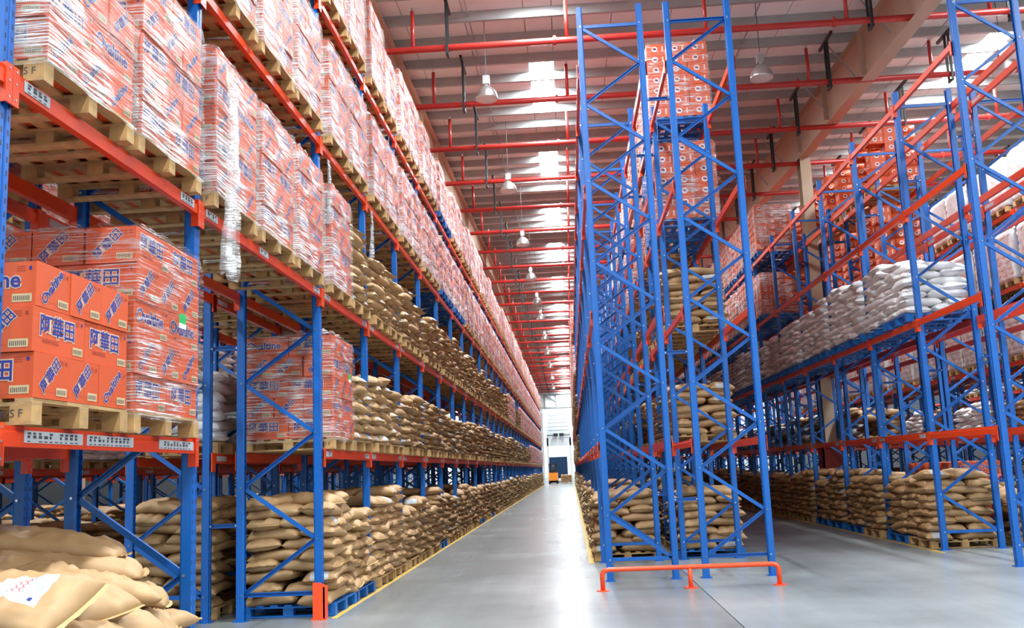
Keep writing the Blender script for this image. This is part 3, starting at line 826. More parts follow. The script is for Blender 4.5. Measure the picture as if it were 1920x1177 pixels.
def sack_stack(rn, l, k, h, kind='k', layers=8, seed=0, blue=False, nolabel=False):
    cx, a = centre(rn); y = slot_y(k, h); z = load_z(l)
    if not any(inframe(cx + dx, y + dy, z + dz) for dx in (-.5, .5) for dy in (-.5, .5) for dz in (0, 1.2)): return
    d = pix(cx, y, z)[2]
    pallets.append((1 / max(d, 1), len(pallets), cx + a * .04, y, z, blue, rn, l, k, h))
    r = random.Random(seed * 7919 + k * 131 + h * 17 + l * 1009 + len(rn) + ord(rn[0]) * 3)
    lh = .123
    far = d > 34
    title = pref(rn, l, k, h)
    layers = layers + r.choice((0, 0, 0, 1, -1))
    for q in range(layers):
        A = (q + k + h) % 2 == 0
        squeeze = 1 - .012 * q
        spots = []
        if A:   # three ends towards the aisle, two lengthwise behind
            for t in (-1, 0, 1): spots.append((a * .24, t * .375, 0 if a > 0 else PI, 'aisle ' + ('near', 'middle', 'far')[t + 1]))
            for t in (-1, 1): spots.append((-a * .33, t * .29, PI / 2, 'inner ' + ('near' if t < 0 else 'far')))
        else:
            for t in (-1, 0, 1): spots.append((-a * .22, t * .375, 0 if a > 0 else PI, 'inner ' + ('near', 'middle', 'far')[t + 1]))
            for t in (-1, 1): spots.append((a * .36, t * .29, PI / 2 * t, 'aisle ' + ('near' if t < 0 else 'far')))
        for dx, dy, rz, nm in spots:
            aisle = nm.startswith('aisle')
            topl = q >= layers - 2
            near_side = 'near' in nm
            if d > 22 and not aisle and not (topl and d < 45) and not (near_side and h == 0 and l == 0 and d < 34): continue
            if not aisle and rn in ('LB', 'LC', 'LD', 'LE', 'GA', 'HA', 'IA', 'JA') and not topl and not (near_side and h == 0 and d < 20): continue
            if not aisle and 'middle' in nm and q < layers - 2: 
                if d > 12: continue
            if topl and q == layers - 1 and r.random() < .22: continue
            jx, jy = r.uniform(-.035, .035), r.uniform(-.02, .02)
            jr = math.radians(r.uniform(-8, 8)) * (2.2 if q >= layers - 1 else 1)
            zz = z + PH + .07 + q * lh + r.uniform(-.008, .008)
            M = Matrix.Translation((cx + a * .04 + dx * squeeze + jx, y + dy * squeeze + jy, zz)) @ Matrix.Rotation(rz + jr, 4, 'Z') @ Matrix.Rotation(math.radians(r.uniform(-6, 6)), 4, 'Y') @ Matrix.Rotation(math.radians(r.uniform(-5, 5)), 4, 'X')
            var = r.randrange(NVAR)
            if l in (1, 2) and kind == 'k' and aisle and A and r.random() < .45: var = r.choice((2, 6))
            if l == 0 and r.random() < .8 and lablist[var]: var = r.choice((0, 1, 3, 5, 7))
            wt = 1 / d
            if rn in ('LB', 'LC', 'LD', 'LE', 'GA', 'HA', 'IA', 'JA'): wt *= .35
            if not aisle: wt *= .6 if (near_side and h == 0) or topl else .3
            if not inframe(cx + dx, y + dy, zz, 10): wt *= .1
            sacks.append((wt, kind, M, var, f'{ORD[q + 1]} layer, {nm}, {title}', d, rn, len(sacks)))

# ------------------------------------------------------------------ cartons
CL, CW, CHH = .55, .36, .247
def add_text(mb, T, plane, du, dv, ang, off, mi):
    """plane: (origin, U, V, N)"""
    o, U, V, N = plane; c, s = math.cos(ang), math.sin(ang)
    mb.add([o + U * (du + p[0] * c - p[1] * s) + V * (dv + p[0] * s + p[1] * c) + N * off for p in T[0]], T[1], mi)
T_CN, T_CNo = text_mesh('阿華田', .125, .0022), text_mesh('阿華田', .125, .009)
T_OV, T_OVo = text_mesh('Ovaltine', .122, .003), text_mesh('Ovaltine', .122, .009)
T_CNs, T_CNso = text_mesh('阿華田', .08, .0016), text_mesh('阿華田', .08, .0062)
T_OVs, T_OVso = text_mesh('Ovaltine', .08, .0022), text_mesh('Ovaltine', .08, .0062)
T_SUB = text_mesh('營養麥芽飲品', .028)
T_NEW = text_mesh('NEW', .04)
def rect(mb, plane, u0, u1, v0, v1, off, mi):
    o, U, V, N = plane
    mb.add([o + U * u0 + V * v0 + N * off, o + U * u1 + V * v0 + N * off, o + U * u1 + V * v1 + N * off, o + U * u0 + V * v1 + N * off], [(0, 1, 2, 3)], mi)
def planes(L, W, H):
    V3 = Vector
    z = V3((0, 0, 1))
    return [(V3((0, -W / 2, H / 2)), V3((1, 0, 0)), z, V3((0, -1, 0)), L), (V3((L / 2, 0, H / 2)), V3((0, 1, 0)), z, V3((1, 0, 0)), W),
            (V3((0, W / 2, H / 2)), V3((-1, 0, 0)), z, V3((0, 1, 0)), L), (V3((-L / 2, 0, H / 2)), V3((0, -1, 0)), z, V3((-1, 0, 0)), W)]
def box_bev(mb, L, W, H, g=.004, b=.006):
    x, y = L / 2 - g, W / 2 - g; z0, z1 = .001, H - .002
    prof = [(x - b, -y), (x, -y + b), (x, y - b), (x - b, y), (-x + b, y), (-x, y - b), (-x, -y + b), (-x + b, -y)]
    mb.prism(prof, (0, 0, z0), (0, 0, z1), (1, 0, 0)); return mb
def carton_mb(var, lod=0):
    mb = MB(); e = -.003
    if lod == 0: box_bev(mb, CL, CW, CHH)
    else: mb.box(-CL / 2 + .004, CL / 2 - .004, -CW / 2 + .004, CW / 2 - .004, .001, CHH - .003)
    for pi, (o, U, V, N, w) in enumerate(planes(CL, CW, CHH)):
        P = (o, U, V, N)
        wide = pi % 2 == 0
        cn = {0: True, 1: False, 2: wide}[var]
        if lod == 0:
            if wide:
                add_text(mb, T_CNo if cn else T_OVo, P, -.03, .02, 0, e + .0008, 2); add_text(mb, T_CN if cn else T_OV, P, -.03, .02, 0, e + .0016, 1)
                add_text(mb, T_SUB, P, -.1, -.058, 0, e + .001, 3)
            else:
                add_text(mb, T_CNso if cn else T_OVso, P, -.02, .005, .80, e + .0008, 2); add_text(mb, T_CNs if cn else T_OVs, P, -.02, .005, .80, e + .0016, 1)
                rect(mb, P, -.10, .03, -.085, -.0835, e + .001, 3)
            rect(mb, P, w / 2 - .14, w / 2 - .03, -.1, -.055, e + .001, 4)
            for q in range(9): rect(mb, P, w / 2 - .132 + q * .0105, w / 2 - .127 + q * .0105, -.092, -.066, e + .0016, 5)
            rect(mb, P, w / 2 - .05, w / 2 - .035, .075, .095, e + .001, 1 if wide else 3)
            for q in range(3): rect(mb, P, w / 2 - .12, w / 2 - .07, .07 + q * .012, .073 + q * .012, e + .001, 3)
        else:
            if wide:
                for q in range(3): rect(mb, P, -.19 + q * .115, -.095 + q * .115, -.02, .07, e + .003, 1)
            else:
                for q in range(3):
                    c = -.06 + q * .05
                    mb.add([o + U * (c + a) + V * (c + .01 + b) + N * (e + .003) for a, b in ((-.035, 0), (0, -.035), (.035, 0), (0, .035))], [(0, 1, 2, 3)], 1)
            rect(mb, P, w / 2 - .14, w / 2 - .03, -.1, -.055, e + .003, 4)
    return mb
CMATS = ['carton', 'print_blue', 'print_cream', 'print_red', 'print_tan', 'print_dark']
CART0 = [carton_mb(i) for i in range(3)]; CART1 = [carton_mb(i, 1) for i in range(3)]
CARTM = {('c', i): CART0[i].mesh('carton', CMATS) for i in range(3)}
# second kind: brighter carton with a round emblem
RL, RW, RH = .366, .366, .2
T_CR = text_mesh('crispy', .022)
def round_mb(lod=0):
    mb = MB()
    if lod == 0: box_bev(mb, RL, RW, RH)
    else: mb.box(-RL / 2 + .005, RL / 2 - .005, -RW / 2 + .005, RW / 2 - .005, .001, RH - .004)
    n = 16 if lod == 0 else 8
    for (o, U, V, N, w) in planes(RL, RW, RH):
        e = -.002
        def disc(cu, cv, ru, rv, off, mi, a0=0):
            mb.add([o + U * (cu + ru * math.cos(2 * PI * i / n + a0)) + V * (cv + rv * math.sin(2 * PI * i / n + a0)) + N * off for i in range(n)], [tuple(range(n))], mi)
        disc(-.03, 0, .055, .05, e + .001, 1)
        disc(-.034, .006, .034, .026, e + .002, 0)
        if lod == 0:
            disc(-.018, -.004, .026, .016, e + .003, 2)
            rect(mb, (o, U, V, N), .1, .125, -.05, .05, e + .001, 1)
            for q in range(4): rect(mb, (o, U, V, N), .105, .12, -.042 + q * .023, -.032 + q * .023, e + .002, 0)
    return mb
RMATS = ['carton_bright', 'print_white', 'print_blue']
RND0, RND1 = round_mb(0), round_mb(1)
CARTM[('r', 0)] = RND0.mesh('carton_round', RMATS)

def film_mb(w, d, h, seed, dens=1.0, loose=0.02, top=.25):
    """wrinkled film shell around a load: w along y, d along x; open top with ragged rim"""
    r = random.Random(seed); n = max(3, int(14 * dens)); m = max(3, int(12 * dens)); mb = MB()
    cor = [(-d / 2, -w / 2), (d / 2, -w / 2), (d / 2, w / 2), (-d / 2, w / 2)]
    per = []
    for c in range(4):
        x0, y0 = cor[c]; x1, y1 = cor[(c + 1) % 4]
        for i in range(n):
            t = i / n; per.append((x0 + (x1 - x0) * t, y0 + (y1 - y0) * t))
    N_ = len(per); ph = [r.uniform(0, 6.3) for _ in range(6)]
    for j in range(m + 1):
        for i, (x, y) in enumerate(per):
            o = .010 + loose * .5 * (1 + math.sin(i * .9 + ph[0] + j * .7)) * (.4 + .6 * abs(math.sin(j * 1.7 + ph[1] + i * .35)))
            q = max(abs(x) / (d / 2), abs(y) / (w / 2)); L_ = math.hypot(x, y)
            z = -.05 + (h + .05) * j / m
            sc = 1 + o / max(L_, .01)
            if j == m: z += top * .12 * (r.random() ** 2) + .01; sc = 1 - top * .1 * r.random()
            mb.v.append((x * sc, y * sc, z))
    for j in range(m):
        for i in range(N_):
            a = j * N_ + i; b = j * N_ + (i + 1) % N_
            mb.f.append((a, b, b + N_, a + N_)); mb.m.append(0)
    # crumpled film over the rim
    k = len(mb.v)
    for ring, (sc, zz) in enumerate(((.86, .05), (.62, .02))):
        for i, (x, y) in enumerate(per): mb.v.append((x * sc, y * sc, h + zz * (1.8 if dens == 1 else 1) * r.random() + .006))
    base = m * N_
    for i in range(N_):
        a, b = base + i, base + (i + 1) % N_; c, e = k + i, k + (i + 1) % N_
        mb.f.append((a, b, e, c)); mb.m.append(0); mb.f.append((c, e, e + N_, c + N_)); mb.m.append(0)
    return mb

def carton_stack(rn, l, k, h, layers=5, wrap=True, kind='c', blue=False, seed=0, drop=(), w=1.0):
    cx, a = centre(rn); y = slot_y(k, h); z = load_z(l)
    if not any(inframe(cx + dx, y + dy, z + dz) for dx in (-.5, .5) for dy in (-.5, .5) for dz in (0, 1.4)): return
    d = pix(cx, y, z)[2]
    pallets.append((1 / max(d, 1), len(pallets), cx + a * .04, y, z, blue, rn, l, k, h))
    r = random.Random(seed + k * 31 + h * 7 + l * 101 + ord(rn[0]))
    title = pref(rn, l, k, h)
    X0 = cx + a * .05
    ch = CHH if kind == 'c' else RH
    for q in range(layers):
        spots = []
        if kind == 'c':
            fixed = rn == 'LA' and l == 1 and k == -3
            if ((q + h) % 2 == 0) if fixed else ((q + seed) % 2 == 0):      # narrow ends to the aisle
                for i in range(3):
                    for j in range(2): spots.append((a * (.275 - .55 * j), -.36 + .36 * i, 0, j, i))
            else:
                for i in range(2):
                    for j in range(3): spots.append((a * (.36 - .36 * j), -.275 + .55 * i, PI / 2, j, i))
        else:
            for i in range(3):
                for j in range(3): spots.append((a * (.366 - .366 * j), -.366 + .366 * i, 0, j, i))
        for dx, dy, rz, j, i in spots:
            if (q, j, i) in drop: continue
            if d > 14 and j > 0 and not (i == 0 and (h == 0 or rn in ('CB', 'EA', 'GA'))) and not (l <= 1 and q == layers - 1): continue
            if d > 34 and j > 0: continue
            jx, jy = r.uniform(-.006, .006), r.uniform(-.003, .003)
            M = Matrix.Translation((X0 + dx + jx, y + dy + jy, z + PH + q * ch)) @ Matrix.Rotation(rz + (PI if r.random() < .5 else 0) + r.uniform(-.008, .008), 4, 'Z')
            var = r.randrange(3) if kind == 'c' else 0
            if kind == 'c' and fixed: var = ((0, 0, 1), (0, 0, 0), (1, 0, 0))[q][i] if h == 0 else ((0, 0, 0), (1, 0, 1), (1, 1, 1), (0, 0, 0), (0, 0, 0))[q][i]
            wt = 1 / d * w
            if rn in ('LB', 'LC', 'LD', 'LE', 'IA', 'HA', 'JA'): wt *= .3
            if rn == 'GA': wt *= .6
            if j > 0: wt *= .45 if i == 0 else .12
            if l >= 2 and rn == 'LA' and d > 11: wt *= .8
            if not inframe(X0 + dx, y + dy, z + q * ch, 5): wt *= .1
            nm = ('aisle side', 'second deep', 'third deep')[j] + ' ' + (('near', 'middle', 'far')[i] if kind != 'c' or len([1 for s_ in spots if s_[3] == 0]) == 3 else ('near', 'far')[i])
            cartons.append((wt, kind, M, var, f'{ORD[q + 1]} layer, {nm}, {title}', d, len(cartons)))
    if wrap: films.append((1 / d * (.4 if rn in ('LB', 'LC', 'LD', 'LE') else 1), X0, y, z + PH, layers * ch, title, d, rn, l, len(films)))

# ------------------------------------------------------------------ stocking plan
R2 = random.Random(11)
def both(rn, l, ks, f):
    for k in ks:
        for h in range(slots(k)): f(rn, l, k, h)
ALL = lambda a, b=NB: range(a, b)
# --- fully loaded rack
for k in ALL(-4):
    for h in range(slots(k)):
        # floor
        if k >= -1: sack_stack('LA', 0, k, h, layers=9 if k < 1 else 8, blue=(k * 2 + h) in (-2, -1, 5, 12, 15))
        # level 1
        if k == -3: pass
        elif k == -1 and h == 0: carton_stack('LA', 1, k, h, 5)
        elif -1 <= k < 21: sack_stack('LA', 1, k, h, layers=8)
        elif k >= 21: carton_stack('LA', 1, k, h, 5)
        # level 2
        if k == -3: carton_stack('LA', 2, k, h, 3 if h == 0 else 5, seed=h)
        elif k in (-2,): carton_stack('LA', 2, k, h, 5, seed=h, wrap=True)
        elif k == -1 and h == 0: carton_stack('LA', 2, k, h, 5)
        elif -1 <= k < 12: sack_stack('LA', 2, k, h, layers=8)
        elif 12 <= k < 14 or k >= 16: carton_stack('LA', 2, k, h, 5)
        elif k >= 14: sack_stack('LA', 2, k, h, layers=7)
        # levels 3, 4
        for l in (3, 4):
            if k >= -3 and not (l == 4 and k < -2): 
                carton_stack('LA', l, k, h, 5 if not (l == 4 and R2.random() < .3) else 4, seed=l, blue=(l == 3 and k in (3, 4)) or (l == 4 and k == 3))
carton_stack('LA', 1, -3, 0, 3, wrap=False, drop=((2, 0, 1), (2, 1, 1)) if False else ())
carton_stack('LA', 1, -3, 1, 5)
# --- back to back neighbour
for k in ALL(-4, 16):
    for h in range(slots(k)):
        if k != -2: sack_stack('LB', 0, k, h, layers=9 if k == -1 else 7)
        if k not in (-2,) and k < 8: (sack_stack if k % 3 else carton_stack)('LB', 2, k, h)
        if k < 8: carton_stack('LB', 3, k, h, 5)
for k in ALL(-4, 12):
    for h in range(slots(k)):
        if k != -2:
            sack_stack('LC', 0, k, h, layers=6)
            sack_stack('LC', 1, k, h, kind='w', layers=7)
        sack_stack('LC', 2, k, h, kind='w', layers=7)
        if k != -2: sack_stack('LB', 1, k, h, kind='w' if k < 3 else 'k', layers=7) if k not in (-4,) else None
        for l in (0, 1, 2, 3): 
            if not (k == -2 and l < 2): sack_stack('LE', l, k, h, kind='k' if l % 2 == 0 else 'w', layers=7)
        if k != -2: sack_stack('LD', 0, k, h, layers=7)
        carton_stack('LC', 3, k, h, 5)
# --- central rack
for k in ALL(1):
    for h in (0, 1):
        sack_stack('CA', 0, k, h, layers=8)
        if k >= 11: carton_stack('CA', 4, k, h, 6, kind='r'); carton_stack('CA', 3, k, h, 6, kind='r'); sack_stack('CA', 2, k, h); sack_stack('CA', 1, k, h)
        sack_stack('CB', 0, k, h, layers=8, blue=(k == 1 and h == 0))
        if k < 26:
            sack_stack('CB', 1, k, h, layers=7); sack_stack('CB', 2, k, h, layers=7)
            carton_stack('CB', 3, k, h, 7, kind='r', blue=(k % 2 == 1)); carton_stack('CB', 4, k, h, 7, kind='r', blue=(k % 3 == 1))
# --- white-sack rack and its back row
for k in ALL(1):
    for h in (0, 1):
        sack_stack('EA', 0, k, h, layers=8, blue=(k * 2 + h) in (3, 5, 6, 7, 13))
        sack_stack('EA', 2, k, h, kind='w', layers=9, blue=True)
        if k * 2 + h >= 11:
            carton_stack('EA', 4, k, h, 7, kind='r', blue=True); carton_stack('EA', 3, k, h, 6 if k < 6 else 7, kind='r', blue=True)
        if k < 16:
            if k in (2,) : carton_stack('GA', 0, k, h, 5, wrap=False)
            else: sack_stack('GA', 0, k, h, layers=7)
            if k >= 3:
                gap = ((4, 2, 0), (2, 2, 1)) if k == 3 else ()
                carton_stack('GA', 4, k, h, 7, kind='r', wrap=False, drop=gap); carton_stack('GA', 3, k, h, 7, kind='r', wrap=False, drop=gap)
            if k >= 4: sack_stack('GA', 1, k, h, kind='w' if k % 2 else 'k', layers=6)
for k in ALL(1, 12):
    for h in (0, 1):
        sack_stack('HA', 0, k, h, layers=6)
        if k > 1: sack_stack('HA', 1, k, h, kind='w' if k % 2 else 'k', layers=6)
        for l in (0, 1, 2, 3): sack_stack('IA', l, k, h, kind='w' if l % 2 else 'k', layers=7)
        for l in (0, 1, 2, 3): sack_stack('JA', l, k, h, kind='k' if l % 2 else 'w', layers=8)

rr = random.Random(5)
for py, nlay in ((5.42, 6), (6.50, 4)):
    for q in range(nlay):
        A = q % 2 == 0
        sp = [(.24, t * .38, 0) for t in (-1, 0, 1)] + [(-.33, t * .3, PI / 2) for t in (-1, 1)] if A else [(.36, t * .31, PI / 2) for t in (-1, 1)] + [(-.24, t * .38, 0) for t in (-1, 0, 1)]
        for n_, (dx, dy, rz) in enumerate(sp):
            M = Matrix.Translation((-3.34 + dx + rr.uniform(-.03, .03), py + dy + rr.uniform(-.02, .02), PH + .08 + q * .135)) @ Matrix.Rotation(rz + rr.uniform(-.12, .12), 4, 'Z') @ Matrix.Rotation(rr.uniform(-.08, .08), 4, 'Y')
            sacks.append((0.01, 'k', M, rr.choice((0, 1, 3, 5, 7)), f'{ORD[q + 1]} layer, {ORD[n_ + 1]} spot, {"near" if py < 6 else "far"} half, heap below bare cartons', 6.0, 'LA', len(sacks)))

# ------------------------------------------------------------------ emit sacks
bigk = Big(['kraft', 'kraft_tape', 'label_white']); bigw = Big(['white_bag', 'white_bag', 'white_bag'])
for b in (bigk, bigw):
    for i in range(NVAR): b.proto(('m', i), SK_MD[i]); b.proto(('l', i), SK_LO[i]); b.proto(('t', i), SK_TI[i])
sacks.sort(key=lambda t: -t[0])
cnt = {'k': 0, 'w': 0}; LIM = {'k': 255, 'w': 180}
seen_lab = set()
for wt, kind, M, var, lab, d, rn, gi in sacks:
    if chosen('s', gi, cnt[kind] < LIM[kind] and d < 32):
        cnt[kind] += 1
        o = ob('paper_sack' if kind == 'k' else 'white_sack', SKM[(kind, var)], None, M=M)
        tag(o, label=('brown' if kind == 'k' else 'white') + ' sack, ' + lab, cat='paper sack' if kind == 'k' else 'white sack',
            group=('brown paper sacks' if kind == 'k' else 'white sacks') + ' on the ' + ROWS[rn][3], mid=f's{gi}{kind}')
    else:
        (bigk if kind == 'k' else bigw).add(('m' if d < 17 else ('l' if d < 32 else 't'), var), M)
o = bigk.build('paper_sack_mass', True)
tag(o, label='brown paper sacks piled on pallets further down all the racks', cat='paper sack', kind='stuff')
o = bigw.build('white_sack_mass', True)
tag(o, label='white sacks piled on pallets further down the racks', cat='white sack', kind='stuff')

# cartons
bigc = Big(CMATS); bigr = Big(RMATS)
for i in range(3): bigc.proto(i, CART1[i])
bigr.proto(0, RND1)
cartons.sort(key=lambda t: -t[0])
cc = {'c': 0, 'r': 0}; CLIM = {'c': 225, 'r': 75}
for wt, kind, M, var, lab, d, gi in cartons:
    if chosen('c', gi, cc[kind] < CLIM[kind]):
        cc[kind] += 1
        o = ob('carton', CARTM[(kind, var)], None, M=M)
        tag(o, label=('orange carton' if kind == 'c' else 'round-emblem carton') + ', ' + lab, cat='carton', group='orange cartons with blue lettering' if kind == 'c' else 'orange cartons with round emblems', mid=f'c{gi}{kind}')
    else: (bigc if kind == 'c' else bigr).add(var, M)
tag(bigc.build('carton_mass'), label='orange cartons with blue lettering, further along the racks', cat='carton', kind='stuff')
tag(bigr.build('round_emblem_carton_mass'), label='orange cartons with round emblems, further along the racks', cat='carton', kind='stuff')

# film
films.sort(key=lambda t: -t[0])
FW, FD = 1.1, 1.11
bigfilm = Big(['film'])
FL = {}
for i, (wt, X, y, z, hh, title, d, rn, l, gi) in enumerate(films):
    hk = round(hh, 3)
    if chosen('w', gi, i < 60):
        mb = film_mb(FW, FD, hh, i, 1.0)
        o = ob('stretch_wrap', mb.mesh('stretch_wrap', ['film_low_glare' if l == 1 or rn[0] in 'CE' else 'film'], False), None, (X, y, z))
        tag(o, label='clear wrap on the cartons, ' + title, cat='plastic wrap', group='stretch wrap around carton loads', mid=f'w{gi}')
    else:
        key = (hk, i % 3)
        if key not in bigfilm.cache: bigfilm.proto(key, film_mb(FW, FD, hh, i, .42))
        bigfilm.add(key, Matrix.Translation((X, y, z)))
o = bigfilm.build('stretch_wrap_mass')
tag(o, label='clear stretch wrap around the distant carton loads', cat='plastic wrap', kind='stuff')

# pallets
seen = set(); pl = []
for p in sorted(pallets, key=lambda t: -t[0]):
    pl.append(p)
bigp = Big(['wood']); bigpb = Big(['blue_plastic']); bigp.proto(0, PSB); bigpb.proto(0, PSB)
for i, (wt, gi, x, y, z, blue, rn, l, k, h) in enumerate(pl):
    lab = ('blue plastic' if blue else 'wooden') + ' ' + pref(rn, l, k, h)
    t = dict(label=lab, cat='pallet', group='pallets in the ' + ROWS[rn][3], mid=f'p{gi}')
    hid = rn in ('LB', 'LC', 'LD', 'LE', 'GA', 'HA', 'IA', 'JA')
    if chosen('p', gi, i < 290):
        if wt > 1 / 15.5 or (wt > 1 / 19 and not hid):
            e = empty('pallet', (x, y, z), rnd.uniform(-.01, .01), **t)
            for nm, key, loc in PP:
                ob(nm, (PMB if blue else PMM)[key[0]], e, loc)
            if rn == 'LA' and d and k <= -1 and l > 0 and h % 2 == 0 or (rn == 'LA' and k == -3):
                for bx in (PD / 2 - .08,):
                    ob('lettering', stencil, e, (bx - .03, -PW / 2 + .05, .022 - .0))
        else:
            o = ob('pallet', PSM[1 if blue else 0], None, (x, y, z)); tag(o, **t)
    else: (bigpb if blue else bigp).add(0, Matrix.Translation((x, y, z)))
o = bigp.build('pallet_mass'); 
if o: tag(o, label='wooden pallets further down the racks', cat='pallet', kind='stuff')
o = bigpb.build('blue_pallet_mass')
if o: tag(o, label='blue plastic pallets further down the racks', cat='pallet', kind='stuff')

# ------------------------------------------------------------------ white wrapped loads on the outer rack
def white_load(seed):
    r = random.Random(seed); mb = MB(); n = 9; lay = 8
    cor = [(-.55, -.53), (.55, -.53), (.55, .53), (-.55, .53)]; per = []
    for c in range(4):
        x0, y0 = cor[c]; x1, y1 = cor[(c + 1) % 4]
        for i in range(n): t = i / n; per.append((x0 + (x1 - x0) * t, y0 + (y1 - y0) * t))
    N_ = len(per); m = lay * 2
    for j in range(m + 1):
        for i, (x, y) in enumerate(per):
            b = 1 + .035 * (1 if j % 2 else 0) + .02 * math.sin(i * 1.9 + j) + (-.08 if j == m else 0)
            mb.v.append((x * b, y * b, 1.3 * j / m + (.02 * r.random())))
    for j in range(m):
        for i in range(N_):
            a = j * N_ + i; b = j * N_ + (i + 1) % N_; mb.f.append((a, b, b + N_, a + N_)); mb.m.append(0)
    c = len(mb.v); mb.v.append((0, 0, 1.42))
    for i in range(N_): mb.f.append((m * N_ + i, m * N_ + (i + 1) % N_, c)); mb.m.append(0)
    return mb.mesh('wrapped_white_load', ['white_wrap'], True)
WLM = [white_load(i) for i in range(3)]
for k in range(2, 14):
    for h in (0, 1):
        for l in (2, 3, 4):
            cx, a = centre('HA'); y = slot_y(k, h); z = load_z(l)
            if not inframe(cx, y, z + .5, 120) or (k == 2) or (k < 4 and l == 2) or (l > 2 and k > 6): continue
            o = ob('wrapped_white_load', WLM[(k + h + l) % 3], None, (cx + a * .04, y, z + PH))
            tag(o, label='white film-wrapped load on the ' + pref('HA', l, k, h), cat='wrapped load', group='white wrapped loads')
            o = ob('pallet', PSM[0], None, (cx + a * .04, y, z)); tag(o, label='wooden ' + pref('HA', l, k, h), cat='pallet', group='pallets in the ' + ROWS['HA'][3])

# ------------------------------------------------------------------ foreground sack pile in the third bay
def lone_sack(x, y, z, rz, rx, ry, var, label, sc=(1.12, 1.1, 1.25), sticker=None):
    M = Matrix.Translation((x, y, z)) @ Matrix.Rotation(rz, 4, 'Z') @ Matrix.Rotation(ry, 4, 'Y') @ Matrix.Rotation(rx, 4, 'X') @ Matrix.Diagonal((*sc, 1))
    o = ob('paper_sack', HEAP[var], None, M=M); tag(o, label=label, cat='paper sack', group='brown paper sacks heaped below the bare cartons'); return o
pk = -3
e = empty('pallet', (-3.36, 5.42, 0), 0, label='wooden pallet under the heaped sacks below the bare cartons', cat='pallet', group='pallets in the fully loaded rack')
for nm, key, loc in PP: ob(nm, PMM[key[0]], e, loc)
e = empty('pallet', (-3.36, 6.62, 0), 0, label='wooden pallet under the collapsed far end of the sack heap', cat='pallet', group='pallets in the fully loaded rack')
for nm, key, loc in PP: ob(nm, PMM[key[0]], e, loc)
lone_sack(-2.95, 4.98, 1.03, -.10, .38, .12, 4, 'big paper sack with a white printed label draped at the heap front', (1, 1.15, 1.1))
lone_sack(-2.92, 5.55, .99, -.35, .12, .26, 1, 'slumped brown sack beside the white-labelled one on the heap', (1, .95, 1.1))
lone_sack(-2.99, 5.98, .96, .60, .0, .20, 3, 'brown sack with a pinched corner in the middle of the heap', (1, .95, 1.05))
lone_sack(-3.30, 6.2, 1.09, .40, .04, .12, 5, 'long brown sack lying across the heap behind the front three', (1.25, 1.0, 1.0))
lone_sack(-3.52, 6.35, 1.21, .30, -.02, .16, 7, 'topmost brown sack arching over the heap', (1.3, 1.1, 1.1))
lone_sack(-3.75, 6.0, 1.08, .2, .0, .0, 1, 'brown sack tucked under the tail of the topmost one', (1.1, 1, 1))
lone_sack(-2.92, 6.10, .76, .5, .1, .22, 6, 'brown sack at the lower far corner of the heap, tape end outwards', (1, 1, 1))
lone_sack(-2.86, 5.75, .80, -.25, .1, .2, 0, 'brown sack below the pinched one at the heap front', (1, 1, 1))
lone_sack(-2.84, 5.25, .80, .15, .05, .15, 2, 'brown sack below the white-labelled one', (1, 1, 1))
lone_sack(-3.05, 6.5, .62, .3, .1, .1, 7, 'brown sack slipping off the far end of the heap', (.9, .9, 1))
from mathutils.bvhtree import BVHTree
big_s = [o for o in COL.objects if o.get('label', '').startswith('big paper sack with a white')][0]
_m = HEAP[4]; bt = BVHTree.FromPolygons([v.co for v in _m.vertices], [tuple(p.vertices) for p in _m.polygons])
def on_top(x, y):
    h = bt.ray_cast(Vector((x, y, .5)), Vector((0, 0, -1)))
    return (h[0].z if h[0] else .08) + .002
mb = MB()
for row, (x0, n_, wv) in enumerate(((.08, 26, .012), (.115, 22, .010))):
    pts = []
    for i in range(n_): yy = .085 - i * .006; xx = x0 + wv * math.sin(i * 1.25 + row) ; pts.append((xx, yy))
    for (a0, b0), (a1, b1) in zip(pts[:-1], pts[1:]):
        mb.add([(a0 - .0025, b0, on_top(a0 - .0025, b0)), (a0 + .0025, b0, on_top(a0 + .0025, b0)), (a1 + .0025, b1, on_top(a1 + .0025, b1)), (a1 - .0025, b1, on_top(a1 - .0025, b1))], [(0, 1, 2, 3)], 0)
mb.add([(x_, y_, on_top(x_, y_)) for x_, y_ in ((.19, -.075), (.21, -.075), (.21, -.055), (.19, -.055))], [(0, 1, 2, 3)], 1)
ob('lettering', mb.mesh('lettering', ['guard_orange', 'print_blue']), big_s)
g = lone_sack(-3.08, 6.50, .86, .35, .0, .12, 0, 'brown sack carrying a green and white sticker on the heap', (.85, .85, .95))
st_ = MB().box(.13, .23, -.10, .05, .084, .087, 0).box(.23, .26, -.10, .05, .080, .084, 1).mesh('sticker', ['print_green', 'print_white'])
s_ = ob('sticker', st_, g); tag(s_, label='green sticker with a white edge')

# ------------------------------------------------------------------ loose film hanging at the tunnel post
def drape(w, h, seed, nx=10, nz=30):
    r = random.Random(seed); mb = MB()
    for j in range(nz + 1):
        t = j / nz
        for i in range(nx + 1):
            u = i / nx - .5
            wd_ = w * (1 - .25 * math.sin(t * 3) + .05 * math.sin(j))
            mb.v.append((.03 * math.sin(i * 1.8 + t * 3) * (.4 + t) + r.uniform(-.008, .008), u * wd_ + .03 * math.sin(t * 5), -t * h + r.uniform(-.01, .01) + (r.uniform(-.06, .02) if j == nz else 0)))
    for j in range(nz):
        for i in range(nx): a = j * (nx + 1) + i; mb.f.append((a, a + 1, a + nx + 2, a + nx + 1)); mb.m.append(0)
    return mb
tag(ob('loose_film', drape(.33, 1.75, 3).mesh('loose_film', ['film_loose'], True), None, (-2.72, 7.66, 5.02)), label='long crumpled strip of clear film hanging below the second level beam', cat='plastic wrap')
